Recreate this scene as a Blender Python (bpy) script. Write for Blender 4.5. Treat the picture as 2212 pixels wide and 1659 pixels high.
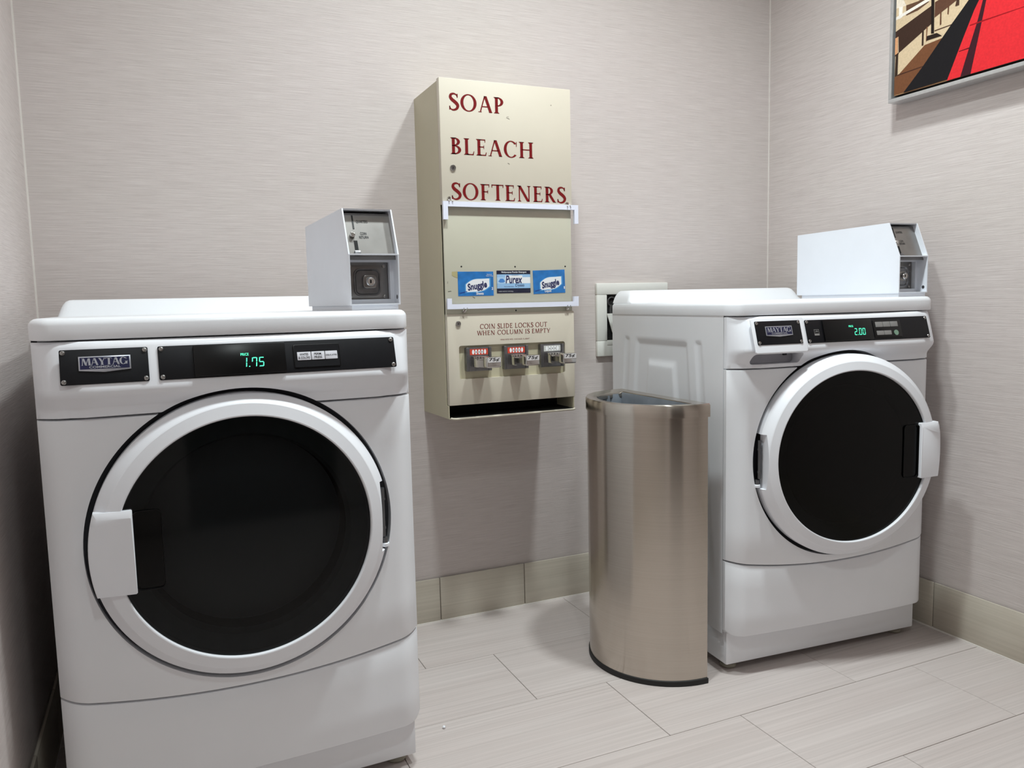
import bpy, bmesh, math, random
from mathutils import Matrix, Vector
random.seed(7)
scene = bpy.context.scene
for o in list(bpy.data.objects): bpy.data.objects.remove(o, do_unlink=True)
COL = scene.collection
PI = math.pi

# ------------------------------------------------------------------ camera
cam_d = bpy.data.cameras.new('camera'); cam = bpy.data.objects.new('camera', cam_d); COL.objects.link(cam)
cam_d.sensor_fit = 'HORIZONTAL'; cam_d.sensor_width = 36.0; cam_d.lens = 1709.52 / 2212 * 36.0
cam_d.clip_start = 0.02
right, up, back = (0.91368071, -0.40579878, -0.02269149), (0.06239656, 0.08488274, 0.99443531), (-0.40161452, -0.91001223, 0.10287617)
m = Matrix((right, up, back)).transposed().to_4x4(); m.translation = Vector((0.0776, -2.497, 1.0769))
cam.matrix_world = m
scene.camera = cam

# ------------------------------------------------------------------ world, exposure
world = bpy.data.worlds.new('world'); scene.world = world; world.use_nodes = True
world.node_tree.nodes['Background'].inputs[0].default_value = (0.9, 0.93, 1, 1)
world.node_tree.nodes['Background'].inputs[1].default_value = 0.0
vs = scene.view_settings
vs.view_transform = 'Standard'; vs.look = 'None'; vs.gamma = 1.0; vs.use_curve_mapping = False
vs.exposure = 0.0
# recessed ceiling lamps, the last an unseen one added for fill: (x, y, watts)
CEIL = 2.88
LAMPS = [(1.46, -1.08, 22.0), (0.75, -1.08, 19.5), (0.45, -2.60, 8.0)]
LAMP_COL = (0.887, 0.987, 1.0)

# ------------------------------------------------------------------ materials
def lin(c):
    return tuple(((v/255)/12.92 if v/255 <= 0.04045 else ((v/255+0.055)/1.055)**2.4) for v in c) + (1,)
MATS = {}
def mat(name, color=(200, 200, 200), rough=0.5, metal=0.0, var=0.04, vscale=(30, 30, 30), bump=0.0, bscale=None,
        coat=0.0, emit=None, estr=1.0, spec=0.5, aniso=0.0, coords='Object'):
    if name in MATS: return MATS[name]
    M = bpy.data.materials.new(name); M.use_nodes = True; nt = M.node_tree; N = nt.nodes; L = nt.links
    b = N['Principled BSDF']
    c = lin(color)
    b.inputs['Roughness'].default_value = rough; b.inputs['Metallic'].default_value = metal
    b.inputs['Coat Weight'].default_value = coat; b.inputs['Coat Roughness'].default_value = 0.08
    b.inputs['Specular IOR Level'].default_value = spec
    b.inputs['Anisotropic'].default_value = aniso
    tc = N.new('ShaderNodeTexCoord'); mp = N.new('ShaderNodeMapping'); mp.inputs['Scale'].default_value = vscale
    L.new(tc.outputs[coords], mp.inputs['Vector'])
    nz = N.new('ShaderNodeTexNoise'); nz.inputs['Scale'].default_value = 1.0; nz.inputs['Detail'].default_value = 3
    L.new(mp.outputs[0], nz.inputs['Vector'])
    rp = N.new('ShaderNodeValToRGB'); L.new(nz.outputs['Fac'], rp.inputs[0])
    rp.color_ramp.elements[0].position = 0.3; rp.color_ramp.elements[1].position = 0.7
    rp.color_ramp.elements[0].color = tuple(max(0, v*(1-var)) for v in c[:3]) + (1,)
    rp.color_ramp.elements[1].color = tuple(min(1, v*(1+var)) for v in c[:3]) + (1,)
    L.new(rp.outputs[0], b.inputs['Base Color'])
    if bump:
        n2 = N.new('ShaderNodeTexNoise'); n2.inputs['Scale'].default_value = 1.0
        mp2 = N.new('ShaderNodeMapping'); mp2.inputs['Scale'].default_value = bscale or vscale
        L.new(tc.outputs[coords], mp2.inputs['Vector']); L.new(mp2.outputs[0], n2.inputs['Vector'])
        bp = N.new('ShaderNodeBump'); bp.inputs['Strength'].default_value = bump; bp.inputs['Distance'].default_value = 0.001
        L.new(n2.outputs['Fac'], bp.inputs['Height']); L.new(bp.outputs[0], b.inputs['Normal'])
    if emit:
        b.inputs['Emission Color'].default_value = lin(emit); b.inputs['Emission Strength'].default_value = estr
    MATS[name] = M
    return M

def wall_material():
    M = bpy.data.materials.new('wallcovering'); M.use_nodes = True; nt = M.node_tree; N = nt.nodes; L = nt.links
    b = N['Principled BSDF']; b.inputs['Roughness'].default_value = 0.55; b.inputs['Specular IOR Level'].default_value = 0.35
    g = N.new('ShaderNodeNewGeometry')
    def streak(scale, detail, lo, hi):
        mp = N.new('ShaderNodeMapping'); mp.inputs['Scale'].default_value = scale
        L.new(g.outputs['Position'], mp.inputs['Vector'])
        n = N.new('ShaderNodeTexNoise'); n.inputs['Scale'].default_value = 1; n.inputs['Detail'].default_value = detail
        L.new(mp.outputs[0], n.inputs['Vector'])
        r = N.new('ShaderNodeMapRange'); r.inputs['From Min'].default_value = lo; r.inputs['From Max'].default_value = hi
        L.new(n.outputs['Fac'], r.inputs['Value']); return r.outputs[0]
    s1 = streak((9, 9, 440), 4, 0.28, 0.72)
    s2 = streak((20, 20, 620), 2, 0.60, 0.80)
    s3 = streak((14, 14, 560), 2, 0.60, 0.82)
    s4 = streak((1.2, 1.2, 2.5), 2, 0.3, 0.7)
    mx = N.new('ShaderNodeMix'); mx.data_type = 'RGBA'
    mx.inputs['A'].default_value = lin((194, 183, 180)); mx.inputs['B'].default_value = lin((212, 202, 199))
    L.new(s1, mx.inputs['Factor'])
    m2 = N.new('ShaderNodeMix'); m2.data_type = 'RGBA'; m2.inputs['B'].default_value = lin((150, 140, 136))
    L.new(mx.outputs['Result'], m2.inputs['A'])
    k = N.new('ShaderNodeMath'); k.operation = 'MULTIPLY'; k.inputs[1].default_value = 0.42; L.new(s2, k.inputs[0]); L.new(k.outputs[0], m2.inputs['Factor'])
    m3 = N.new('ShaderNodeMix'); m3.data_type = 'RGBA'; m3.inputs['B'].default_value = lin((228, 221, 216))
    L.new(m2.outputs['Result'], m3.inputs['A'])
    k3 = N.new('ShaderNodeMath'); k3.operation = 'MULTIPLY'; k3.inputs[1].default_value = 0.35; L.new(s3, k3.inputs[0]); L.new(k3.outputs[0], m3.inputs['Factor'])
    m4 = N.new('ShaderNodeMix'); m4.data_type = 'RGBA'; m4.blend_type = 'MULTIPLY'; m4.inputs['B'].default_value = (0.97, 0.98, 0.965, 1)
    L.new(m3.outputs['Result'], m4.inputs['A']); L.new(s4, m4.inputs['Factor'])
    L.new(m4.outputs['Result'], b.inputs['Base Color'])
    bp = N.new('ShaderNodeBump'); bp.inputs['Strength'].default_value = 0.25; bp.inputs['Distance'].default_value = 0.0008
    L.new(s1, bp.inputs['Height']); L.new(bp.outputs[0], b.inputs['Normal'])
    return M

def tile_material(name, c0, c1, c2, rough, sc=(1.6, 130, 130)):
    M = bpy.data.materials.new(name); M.use_nodes = True; nt = M.node_tree; N = nt.nodes; L = nt.links
    b = N['Principled BSDF']; b.inputs['Roughness'].default_value = rough; b.inputs['Specular IOR Level'].default_value = 0.4
    tc = N.new('ShaderNodeTexCoord'); oi = N.new('ShaderNodeObjectInfo')
    cb = N.new('ShaderNodeCombineXYZ'); ml = N.new('ShaderNodeMath'); ml.operation = 'MULTIPLY'; ml.inputs[1].default_value = 40
    L.new(oi.outputs['Random'], ml.inputs[0])
    for i in range(3): L.new(ml.outputs[0], cb.inputs[i])
    def noise(scale, detail, lo, hi):
        mp = N.new('ShaderNodeMapping'); mp.inputs['Scale'].default_value = scale
        L.new(tc.outputs['Object'], mp.inputs['Vector']); L.new(cb.outputs[0], mp.inputs['Location'])
        n = N.new('ShaderNodeTexNoise'); n.inputs['Scale'].default_value = 1; n.inputs['Detail'].default_value = detail
        n.inputs['Distortion'].default_value = 0.15
        L.new(mp.outputs[0], n.inputs['Vector'])
        r = N.new('ShaderNodeMapRange'); r.inputs['From Min'].default_value = lo; r.inputs['From Max'].default_value = hi
        L.new(n.outputs['Fac'], r.inputs['Value']); return r.outputs[0]
    a = noise(sc, 5, 0.3, 0.7); d = noise((sc[0]*2.2, sc[1]*2.6, sc[2]*2.6), 3, 0.56, 0.78); e = noise((2, 9, 9), 2, 0.35, 0.7)
    mx = N.new('ShaderNodeMix'); mx.data_type = 'RGBA'; mx.inputs['A'].default_value = lin(c0); mx.inputs['B'].default_value = lin(c1); L.new(a, mx.inputs['Factor'])
    m2 = N.new('ShaderNodeMix'); m2.data_type = 'RGBA'; m2.inputs['B'].default_value = lin(c2); L.new(mx.outputs['Result'], m2.inputs['A'])
    k = N.new('ShaderNodeMath'); k.operation = 'MULTIPLY'; k.inputs[1].default_value = 0.30; L.new(d, k.inputs[0]); L.new(k.outputs[0], m2.inputs['Factor'])
    m3 = N.new('ShaderNodeMix'); m3.data_type = 'RGBA'; m3.blend_type = 'MULTIPLY'; m3.inputs['B'].default_value = (0.95, 0.935, 0.93, 1)
    L.new(m2.outputs['Result'], m3.inputs['A']); L.new(e, m3.inputs['Factor'])
    L.new(m3.outputs['Result'], b.inputs['Base Color'])
    return M

def glass_material(name, tint, refl_rough=0.04):
    # smoked door window: tinted see-through sheet with a glossy face
    M = bpy.data.materials.new(name); M.use_nodes = True; nt = M.node_tree; N = nt.nodes; L = nt.links
    for n in list(N):
        if n.type == 'BSDF_PRINCIPLED': N.remove(n)
    out = [n for n in N if n.type == 'OUTPUT_MATERIAL'][0]
    t = N.new('ShaderNodeBsdfTransparent'); t.inputs[0].default_value = tint
    g = N.new('ShaderNodeBsdfGlossy'); g.inputs['Roughness'].default_value = refl_rough; g.inputs[0].default_value = (0.8, 0.8, 0.8, 1)
    f = N.new('ShaderNodeFresnel'); f.inputs[0].default_value = 1.35
    x = N.new('ShaderNodeMixShader'); L.new(f.outputs[0], x.inputs[0]); L.new(t.outputs[0], x.inputs[1]); L.new(g.outputs[0], x.inputs[2])
    nz = N.new('ShaderNodeTexNoise'); nz.inputs['Scale'].default_value = 60
    mr = N.new('ShaderNodeMapRange'); mr.inputs['To Min'].default_value = refl_rough; mr.inputs['To Max'].default_value = refl_rough+0.05
    L.new(nz.outputs['Fac'], mr.inputs['Value']); L.new(mr.outputs[0], g.inputs['Roughness'])
    L.new(x.outputs[0], out.inputs[0])
    return M

WALL = wall_material()
FLOORT = tile_material('floor_tile', (185, 175, 171), (201, 191, 187), (215, 206, 202), 0.42, (1.3, 150, 150))
BASET = tile_material('base_tile', (186, 178, 164), (198, 190, 176), (208, 200, 187), 0.35)
BASETY = tile_material('base_tile_side', (186, 178, 164), (198, 190, 176), (208, 200, 187), 0.35, (130, 1.6, 130))
GROUT = mat('grout', (128, 118, 112), 0.9, var=0.1, vscale=(60, 60, 60))
CAULK = mat('caulk', (226, 220, 214), 0.6)
CEILM = mat('ceiling_paint', (226, 224, 220), 0.9, var=0.03, bump=0.2, bscale=(200, 200, 200))
ENAMEL = mat('white_enamel', (233, 234, 238), 0.32, var=0.012, vscale=(8, 8, 8), bump=0.05, bscale=(500, 500, 500), coat=0.15)
WPLAS = mat('white_plastic', (232, 233, 238), 0.34, var=0.012, vscale=(10, 10, 10), coat=0.1)
COINW = mat('white_steel_paint', (226, 229, 236), 0.42, var=0.015, vscale=(10, 10, 10), bump=0.05, bscale=(600, 600, 600))
BLACKP = mat('black_panel', (15, 15, 19), 0.45, var=0.1, vscale=(120, 120, 120), bump=0.04, bscale=(900, 900, 900), spec=0.22)
GLOSSK = mat('gloss_black', (7, 7, 8), 0.3, var=0.1, spec=0.3)
GASKET = mat('door_gasket', (40, 41, 47), 0.55, var=0.1)
DARK = mat('dark_void', (9, 8, 8), 0.8, var=0.1)
DRUM = mat('drum_grey', (168, 176, 180), 0.45, var=0.06)
DRUM2 = mat('drum_bowl', (14, 11, 10), 0.6, var=0.3, vscale=(6, 6, 18), spec=0.05)
CHROME = mat('chrome', (205, 203, 200), 0.13, 1.0, var=0.05)
STEEL = mat('brushed_plate', (150, 147, 144), 0.34, 1.0, var=0.10, vscale=(18, 18, 18))
STEELD = mat('cast_metal', (130, 130, 132), 0.38, 1.0, var=0.15, vscale=(60, 60, 60))
SCREWM = mat('screw_metal', (170, 168, 166), 0.28, 1.0, var=0.1)
BEIGE = mat('beige_enamel', (203, 194, 178), 0.5, var=0.015, vscale=(6, 6, 6), bump=0.04, bscale=(300, 300, 300), spec=0.35)
BEIGED = mat('beige_shell', (190, 182, 156), 0.42, var=0.03, vscale=(6, 6, 6), bump=0.06, bscale=(300, 300, 300))
BEIGEG = mat('beige_sign_panel', (195, 191, 173), 0.45, var=0.02, vscale=(6, 6, 6))
RED = mat('dark_red_ink', (112, 12, 16), 0.6, var=0.05, spec=0.2)
CHANW = mat('white_channel', (224, 226, 240), 0.4, var=0.02)
INK = mat('black_ink', (18, 18, 20), 0.5, var=0.05)
WHITEI = mat('white_ink', (236, 236, 238), 0.5, var=0.02)
SILVI = mat('silver_letter', (186, 188, 196), 0.3, 0.7, var=0.06, vscale=(200, 200, 200))
NAVY = mat('navy_enamel', (18, 22, 62), 0.3, var=0.1)
NAVYI = mat('navy_ink', (16, 26, 84), 0.5, var=0.05)
GREENL = mat('green_led', (70, 225, 175), 0.5, emit=(86, 240, 190), estr=1.0)
GREENB = mat('green_button', (120, 150, 130), 0.5)
KEYL = mat('key_light', (206, 205, 212), 0.5)
KEYG = mat('key_grey', (132, 130, 128), 0.5)
STBLUE = mat('label_blue', (30, 112, 182), 0.42, var=0.22, vscale=(45, 45, 28))
STPALE = mat('label_pale_blue', (150, 190, 228), 0.42, var=0.06)
STMID = mat('label_mid_blue', (70, 130, 200), 0.42)
STDARK = mat('label_dark_navy', (14, 20, 48), 0.42)
STORANGE = mat('label_red_orange', (196, 66, 46), 0.45)
STGREY = mat('label_grey', (196, 196, 192), 0.45)
LINER = mat('plastic_liner', (120, 126, 134), 0.35, var=0.2, vscale=(14, 14, 14))
RUBBER = mat('black_rubber', (14, 13, 13), 0.6, var=0.1)
FOOTM = mat('foot_plastic', (150, 146, 132), 0.5, var=0.1)
OUTLETW = mat('outlet_box_plastic', (224, 223, 217), 0.45, var=0.015)
FRAMEM = mat('silver_frame', (198, 198, 198), 0.34, 0.6, var=0.05, vscale=(90, 90, 90))
GREYPIN = mat('hinge_steel', (104, 104, 106), 0.4, 0.8, var=0.1)
DOORWOOD = mat('dark_door_wood', (62, 44, 36), 0.4, var=0.25, vscale=(40, 40, 3))
LENS = mat('lamp_lens', (250, 246, 238), 0.4, emit=(255, 246, 232), estr=9.0)

# stainless of the waste bin, brushed round the body
def stainless():
    M = bpy.data.materials.new('brushed_stainless'); M.use_nodes = True; nt = M.node_tree; N = nt.nodes; L = nt.links
    b = N['Principled BSDF']; b.inputs['Metallic'].default_value = 1; b.inputs['Roughness'].default_value = 0.2
    b.inputs['Anisotropic'].default_value = 0.8; b.inputs['Anisotropic Rotation'].default_value = 0.25
    tg = N.new('ShaderNodeTangent'); tg.direction_type = 'RADIAL'; tg.axis = 'Z'; L.new(tg.outputs[0], b.inputs['Tangent'])
    tc = N.new('ShaderNodeTexCoord'); mp = N.new('ShaderNodeMapping'); mp.inputs['Scale'].default_value = (3, 3, 900)
    L.new(tc.outputs['Object'], mp.inputs['Vector'])
    n = N.new('ShaderNodeTexNoise'); n.inputs['Scale'].default_value = 1; n.inputs['Detail'].default_value = 4; L.new(mp.outputs[0], n.inputs['Vector'])
    r = N.new('ShaderNodeValToRGB'); L.new(n.outputs['Fac'], r.inputs[0])
    r.color_ramp.elements[0].position = .3; r.color_ramp.elements[1].position = .7
    r.color_ramp.elements[0].color = lin((186, 178, 168)); r.color_ramp.elements[1].color = lin((194, 186, 176))
    L.new(r.outputs[0], b.inputs['Base Color'])
    return M
STAIN = stainless()
SMOKE = glass_material('smoked_window', (0.17, 0.182, 0.186, 1))
SMOKEB = glass_material('black_window', (0.035, 0.035, 0.036, 1), 0.12)
CLEAR = glass_material('clear_sheet', (0.99, 0.99, 0.99, 1), 0.05)
for n in CLEAR.node_tree.nodes:
    if n.type == 'MIX_SHADER':
        CLEAR.node_tree.links.remove(n.inputs[0].links[0]); n.inputs[0].default_value = 0.015

# ------------------------------------------------------------------ mesh helpers
def finish(name, bm, material, parent=None, M=None, smooth=None, recalc=True):
    if recalc: bmesh.ops.recalc_face_normals(bm, faces=bm.faces)
    me = bpy.data.meshes.new(name); bm.to_mesh(me); bm.free()
    mats = material if isinstance(material, (list, tuple)) else [material]
    for x in mats: me.materials.append(x)
    if smooth is not None:
        for p in me.polygons: p.use_smooth = True
        me.set_sharp_from_angle(angle=math.radians(smooth))
    o = bpy.data.objects.new(name, me); COL.objects.link(o)
    if parent: o.parent = parent
    if M is not None: o.matrix_local = M
    return o
def mk(name, V, F, material, parent=None, M=None, smooth=None, recalc=True):
    bm = bmesh.new(); vs_ = [bm.verts.new(v) for v in V]
    for f in F:
        try: bm.faces.new([vs_[i] for i in f])
        except ValueError: pass
    return finish(name, bm, material, parent, M, smooth, recalc)
def bm_box(bm, lo, hi, bevel=0.0, seg=2):
    r = bmesh.ops.create_cube(bm, size=1.0); V = r['verts']
    for v in V:
        v.co = Vector([(lo[i]+hi[i])/2 + v.co[i]*(hi[i]-lo[i]) for i in range(3)])
    if bevel:
        E = list({e for v in V for e in v.link_edges})
        bmesh.ops.bevel(bm, geom=E, offset=bevel, segments=seg, affect='EDGES', profile=0.5)
def box(name, lo, hi, material, parent=None, bevel=0.0, seg=2, M=None):
    bm = bmesh.new(); bm_box(bm, lo, hi, bevel, seg)
    return finish(name, bm, material, parent, M, 35 if bevel else None)
def boxes(name, L, material, parent=None, M=None, bevel=0.0):
    bm = bmesh.new()
    for lo, hi in L: bm_box(bm, lo, hi, bevel)
    return finish(name, bm, material, parent, M, 35 if bevel else None)
def bm_prism(bm, poly, d0, d1, f, bevel=0.0, seg=2):
    """poly of (a,b); f(a,b,d) -> xyz"""
    A = [bm.verts.new(f(a, b, d0)) for a, b in poly]; B = [bm.verts.new(f(a, b, d1)) for a, b in poly]
    n = len(poly); fs = [bm.faces.new(A), bm.faces.new(B[::-1])]
    for i in range(n): fs.append(bm.faces.new((A[i], B[i], B[(i+1) % n], A[(i+1) % n])))
    if bevel:
        bmesh.ops.recalc_face_normals(bm, faces=fs)
        E = [e for e in fs[1].edges] + [e for e in fs[0].edges]
        bmesh.ops.bevel(bm, geom=list(set(E)), offset=bevel, segments=seg, affect='EDGES', profile=0.5)
XY = lambda a, b, d: (a, b, d)
YZ = lambda a, b, d: (d, a, b)
XZ = lambda a, b, d: (a, d, b)
def prism(name, poly, d0, d1, f, material, parent=None, bevel=0.0, M=None, smooth=35, seg=2):
    bm = bmesh.new(); bm_prism(bm, poly, d0, d1, f, bevel, seg); return finish(name, bm, material, parent, M, smooth)
def rrect(x0, y0, x1, y1, r, n=5):
    P = []
    for cx_, cy_, a in ((x1-r, y1-r, 0), (x0+r, y1-r, 90), (x0+r, y0+r, 180), (x1-r, y0+r, 270)):
        for i in range(n+1):
            t = math.radians(a + 90*i/n); P.append((cx_+r*math.cos(t), cy_+r*math.sin(t)))
    return P
def lathe(name, prof, material, parent=None, M=None, n=96, closed=False, smooth=30):
    """prof of (r,h) turned about local Z"""
    V, F = [], []; m_ = len(prof)
    for i in range(n):
        t = 2*PI*i/n
        for r, h in prof: V.append((r*math.cos(t), r*math.sin(t), h))
    for i in range(n):
        j = (i+1) % n
        for k in range(m_ if closed else m_-1):
            k2 = (k+1) % m_
            F.append((i*m_+k, j*m_+k, j*m_+k2, i*m_+k2))
    bm = bmesh.new(); vv = [bm.verts.new(v) for v in V]
    for f in F:
        try: bm.faces.new([vv[i] for i in f])
        except ValueError: pass
    bmesh.ops.remove_doubles(bm, verts=bm.verts, dist=1e-6)
    return finish(name, bm, material, parent, M, smooth)
def cyl(name, r, h0, h1, material, parent=None, M=None, n=24, bevel=0.0):
    prof = [(0, h0), (r-bevel, h0), (r, h0+bevel), (r, h1-bevel), (r-bevel, h1), (0, h1)] if bevel else [(0, h0), (r, h0), (r, h1), (0, h1)]
    return lathe(name, prof, material, parent, M, n)
def bm_tube(bm, pts, r, n=10, closed=False):
    pts = [Vector(p) for p in pts]; rings = []
    for i, p in enumerate(pts):
        a = pts[i-1] if (i or closed) else p; b = pts[(i+1) % len(pts)] if (i < len(pts)-1 or closed) else p
        d = (b-a).normalized(); u = d.orthogonal().normalized() if not rings else (prevu - d*prevu.dot(d)).normalized()
        prevu = u; w = d.cross(u)
        rings.append([bm.verts.new(p + (u*math.cos(2*PI*k/n)+w*math.sin(2*PI*k/n))*r) for k in range(n)])
    for i in range(len(rings) if closed else len(rings)-1):
        A, B = rings[i], rings[(i+1) % len(rings)]
        for k in range(n): bm.faces.new((A[k], A[(k+1) % n], B[(k+1) % n], B[k]))
    if not closed: bm.faces.new(rings[0]); bm.faces.new(rings[-1][::-1])
def tube(name, pts, r, material, parent=None, M=None, n=10, closed=False):
    bm = bmesh.new(); bm_tube(bm, pts, r, n, closed); return finish(name, bm, material, parent, M, 50)
def plane_frame(origin, X, Y):
    X, Y = Vector(X).normalized(), Vector(Y).normalized(); Z = X.cross(Y)
    M = Matrix((X, Y, Z)).transposed().to_4x4(); M.translation = Vector(origin); return M
FRONT = lambda o: plane_frame(o, (1, 0, 0), (0, 0, 1))      # plate facing -Y
def boolean(o, cutter, ang=35):
    md = o.modifiers.new('cut', 'BOOLEAN'); md.object = cutter; md.operation = 'DIFFERENCE'; md.solver = 'EXACT'
    bpy.context.view_layer.update()
    dg = bpy.context.evaluated_depsgraph_get()
    me = bpy.data.meshes.new_from_object(o.evaluated_get(dg))
    o.modifiers.clear(); old = o.data; o.data = me; bpy.data.meshes.remove(old)
    for p in me.polygons: p.use_smooth = True
    me.set_sharp_from_angle(angle=math.radians(ang))
def drop(o):
    me = o.data; bpy.data.objects.remove(o, do_unlink=True); bpy.data.meshes.remove(me)
def empty(name, loc, rz=0.0, label='', cat='', group=None):
    o = bpy.data.objects.new(name, None); o.empty_display_size = 0.1; COL.objects.link(o)
    o.location = loc; o.rotation_euler = (0, 0, rz); o['label'] = label; o['category'] = cat
    if group: o['group'] = group
    return o
def tag(o, label, cat, group=None):
    o['label'] = label; o['category'] = cat
    if group: o['group'] = group
    return o

# ---- lettering: sans from the built-in face, roman capitals drawn here
def text(name, s, rect, material, parent, M, lift=0.0006, shear=0.0, bold=0.0, align='fit'):
    cu = bpy.data.curves.new('t', 'FONT'); cu.body = s; cu.size = 1.0; cu.shear = shear; cu.offset = bold; cu.resolution_u = 3
    cu.space_line = 1.0; cu.align_x = 'CENTER'
    to = bpy.data.objects.new('t', cu); COL.objects.link(to); bpy.context.view_layer.update()
    me = bpy.data.meshes.new_from_object(to.evaluated_get(bpy.context.evaluated_depsgraph_get()))
    bpy.data.objects.remove(to, do_unlink=True); bpy.data.curves.remove(cu)
    xs = [v.co.x for v in me.vertices]; ys = [v.co.y for v in me.vertices]
    x0, x1, y0, y1 = min(xs), max(xs), min(ys), max(ys)
    X0, Y0, X1, Y1 = rect
    for v in me.vertices:
        v.co = (X0+(v.co.x-x0)/(x1-x0)*(X1-X0), Y0+(v.co.y-y0)/(y1-y0)*(Y1-Y0), lift)
    me.name = name; me.materials.clear(); me.materials.append(material)
    o = bpy.data.objects.new(name, me); COL.objects.link(o); o.parent = parent; o.matrix_local = M
    return o

def glyph(ch, T=0.15, t=0.055, s=0.075, sh=0.035):
    P = []
    rect = lambda x0, y0, x1, y1: P.append([(x0, y0), (x1, y0), (x1, y1), (x0, y1)])
    def stem(x, w, y0=0, y1=1, top=True, bot=True):
        rect(x, y0, x+w, y1)
        for on, y in ((bot, y0), (top, y1)):
            if on:
                d = sh if y == y0 else -sh
                rect(x-s, min(y, y+d), x+w+s, max(y, y+d))
                for sx in (-1, 1):
                    xe = x if sx < 0 else x+w
                    P.append([(xe, y+d), (xe+sx*s*0.55, y+d), (xe, y+d*2.6)])
    def par(x0, x1, w, y0=0, y1=1): P.append([(x0, y0), (x0+w, y0), (x1+w, y1), (x1, y1)])
    def ser(x, y, l=0.1): rect(x-l, y if y == 0 else y-sh, x+l, y+sh if y == 0 else y)
    def ring(cx_, cy_, rx, ry, a0, a1, T=T, t=t, n=36):
        Q = []
        for i in range(n+1):
            a = math.radians(a0+(a1-a0)*i/n); c, q = math.cos(a), math.sin(a)
            Q.append(((cx_+rx*c, cy_+ry*q), (cx_+(rx-T)*c, cy_+(ry-t)*q)))
        for i in range(n): P.append([Q[i][0], Q[i+1][0], Q[i+1][1], Q[i][1]])
    def stroke(pts, ws):
        N = len(pts); L_, R_ = [], []
        for i in range(N):
            a, b = pts[max(0, i-1)], pts[min(N-1, i+1)]
            d = Vector((b[0]-a[0], b[1]-a[1])).normalized(); n = Vector((-d.y, d.x))*ws[i]/2; p = Vector(pts[i])
            L_.append(tuple(p+n)); R_.append(tuple(p-n))
        for i in range(N-1): P.append([L_[i], L_[i+1], R_[i+1], R_[i]])
    def spline(C, m_=8):
        out = []
        for i in range(len(C)-1):
            p0, p1, p2, p3 = C[max(0, i-1)], C[i], C[i+1], C[min(len(C)-1, i+2)]
            for k in range(m_):
                u = k/m_
                out.append(tuple(0.5*((2*p1[j])+(-p0[j]+p2[j])*u+(2*p0[j]-5*p1[j]+4*p2[j]-p3[j])*u*u+(-p0[j]+3*p1[j]-3*p2[j]+p3[j])*u**3) for j in (0, 1)))
        out.append(C[-1]); return out
    if ch == 'A': par(0.08, 0.36, t+0.01); par(0.66, 0.34, T); rect(0.2, 0.32, 0.62, 0.32+t); ser(0.10, 0); ser(0.74, 0); w = 0.86
    elif ch == 'B': stem(0.1, T); ring(0.25, 0.76, 0.33, 0.24, -90, 90); ring(0.25, 0.27, 0.39, 0.27, -90, 90); rect(0.1, 1-t, .26, 1); rect(.1, .49, .26, .54); rect(.1, 0, .26, t); w = 0.72
    elif ch in 'CG':
        ring(0.48, 0.5, 0.45, 0.53, 42, 318); rect(0.80, 0.68, 0.80+t*.7, 0.98); w = 0.90
        if ch == 'C': pass
        else: stem(0.72, T, 0.03, 0.42, True, False); w = 1.0
    elif ch == 'D': stem(0.1, T); ring(0.25, 0.5, 0.58, 0.5, -90, 90); w = 0.92
    elif ch in 'EF':
        stem(0.1, T); rect(0.2, 1-t, 0.58, 1); rect(0.2, 0.50, 0.5, 0.50+t); rect(0.58-t*.7, 0.82, 0.58, 1); rect(.5-t*.6, .42, .5, .63); w = 0.64
        if ch == 'E': rect(0.2, 0, 0.61, t); P.append([(0.61, 0), (0.655, 0.22), (0.61, 0.2), (0.56, t)]); w = 0.70
    elif ch == 'H': stem(0.1, T); stem(0.68, T); rect(0.2, 0.49, 0.7, 0.49+t); w = 0.98
    elif ch == 'I': stem(0.1, T); w = 0.40
    elif ch == 'K': stem(0.1, T); par(0.22, 0.60, t+.01, 0.42, 1); par(0.66, 0.30, T, 0, 0.56); ser(0.64, 1); ser(0.76, 0); w = 0.88
    elif ch == 'L': stem(0.1, T); rect(0.2, 0, 0.60, t); P.append([(0.60, 0), (0.645, 0.24), (0.60, 0.22), (0.55, t)]); w = 0.68
    elif ch == 'M': par(0.10, 0.16, t+.015); par(0.46, 0.14, T); par(0.50, 0.80, t+.01); par(0.86, 0.80, T); ser(0.13, 0); ser(0.95, 0, .13); rect(.08, 1-sh, .3, 1); rect(.78, 1-sh, 1.0, 1); w = 1.10
    elif ch == 'N': stem(0.14, t+.01); par(0.66, 0.10, T); stem(0.76, t+.01, 0, 1, True, False); rect(.04, 1-sh, .26, 1); w = 0.98
    elif ch == 'O': ring(0.5, 0.5, 0.48, 0.53, 0, 360, n=56); w = 1.02
    elif ch == 'P': stem(0.1, T); ring(0.25, 0.72, 0.36, 0.28, -90, 90); rect(.1, 1-t, .26, 1); rect(.1, .44, .26, .5); w = 0.66
    elif ch == 'R': stem(0.1, T); ring(0.25, 0.74, 0.34, 0.26, -90, 90); rect(.1, 1-t, .26, 1); rect(.1, .48, .28, .53); par(0.58, 0.26, T*1.05, 0, 0.52); ser(0.70, 0, .09); w = 0.80
    elif ch == 'S':
        C = [(0.50, 0.80), (0.43, 0.94), (0.28, 0.99), (0.13, 0.92), (0.10, 0.77), (0.19, 0.63), (0.34, 0.51), (0.47, 0.38), (0.52, 0.24), (0.44, 0.08), (0.27, 0.005), (0.12, 0.05), (0.045, 0.20)]
        pts = spline(C); n = len(pts); ws = [t*.75+(T*1.15-t*.75)*max(0, math.sin(PI*i/(n-1)))**1.5 for i in range(n)]
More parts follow.
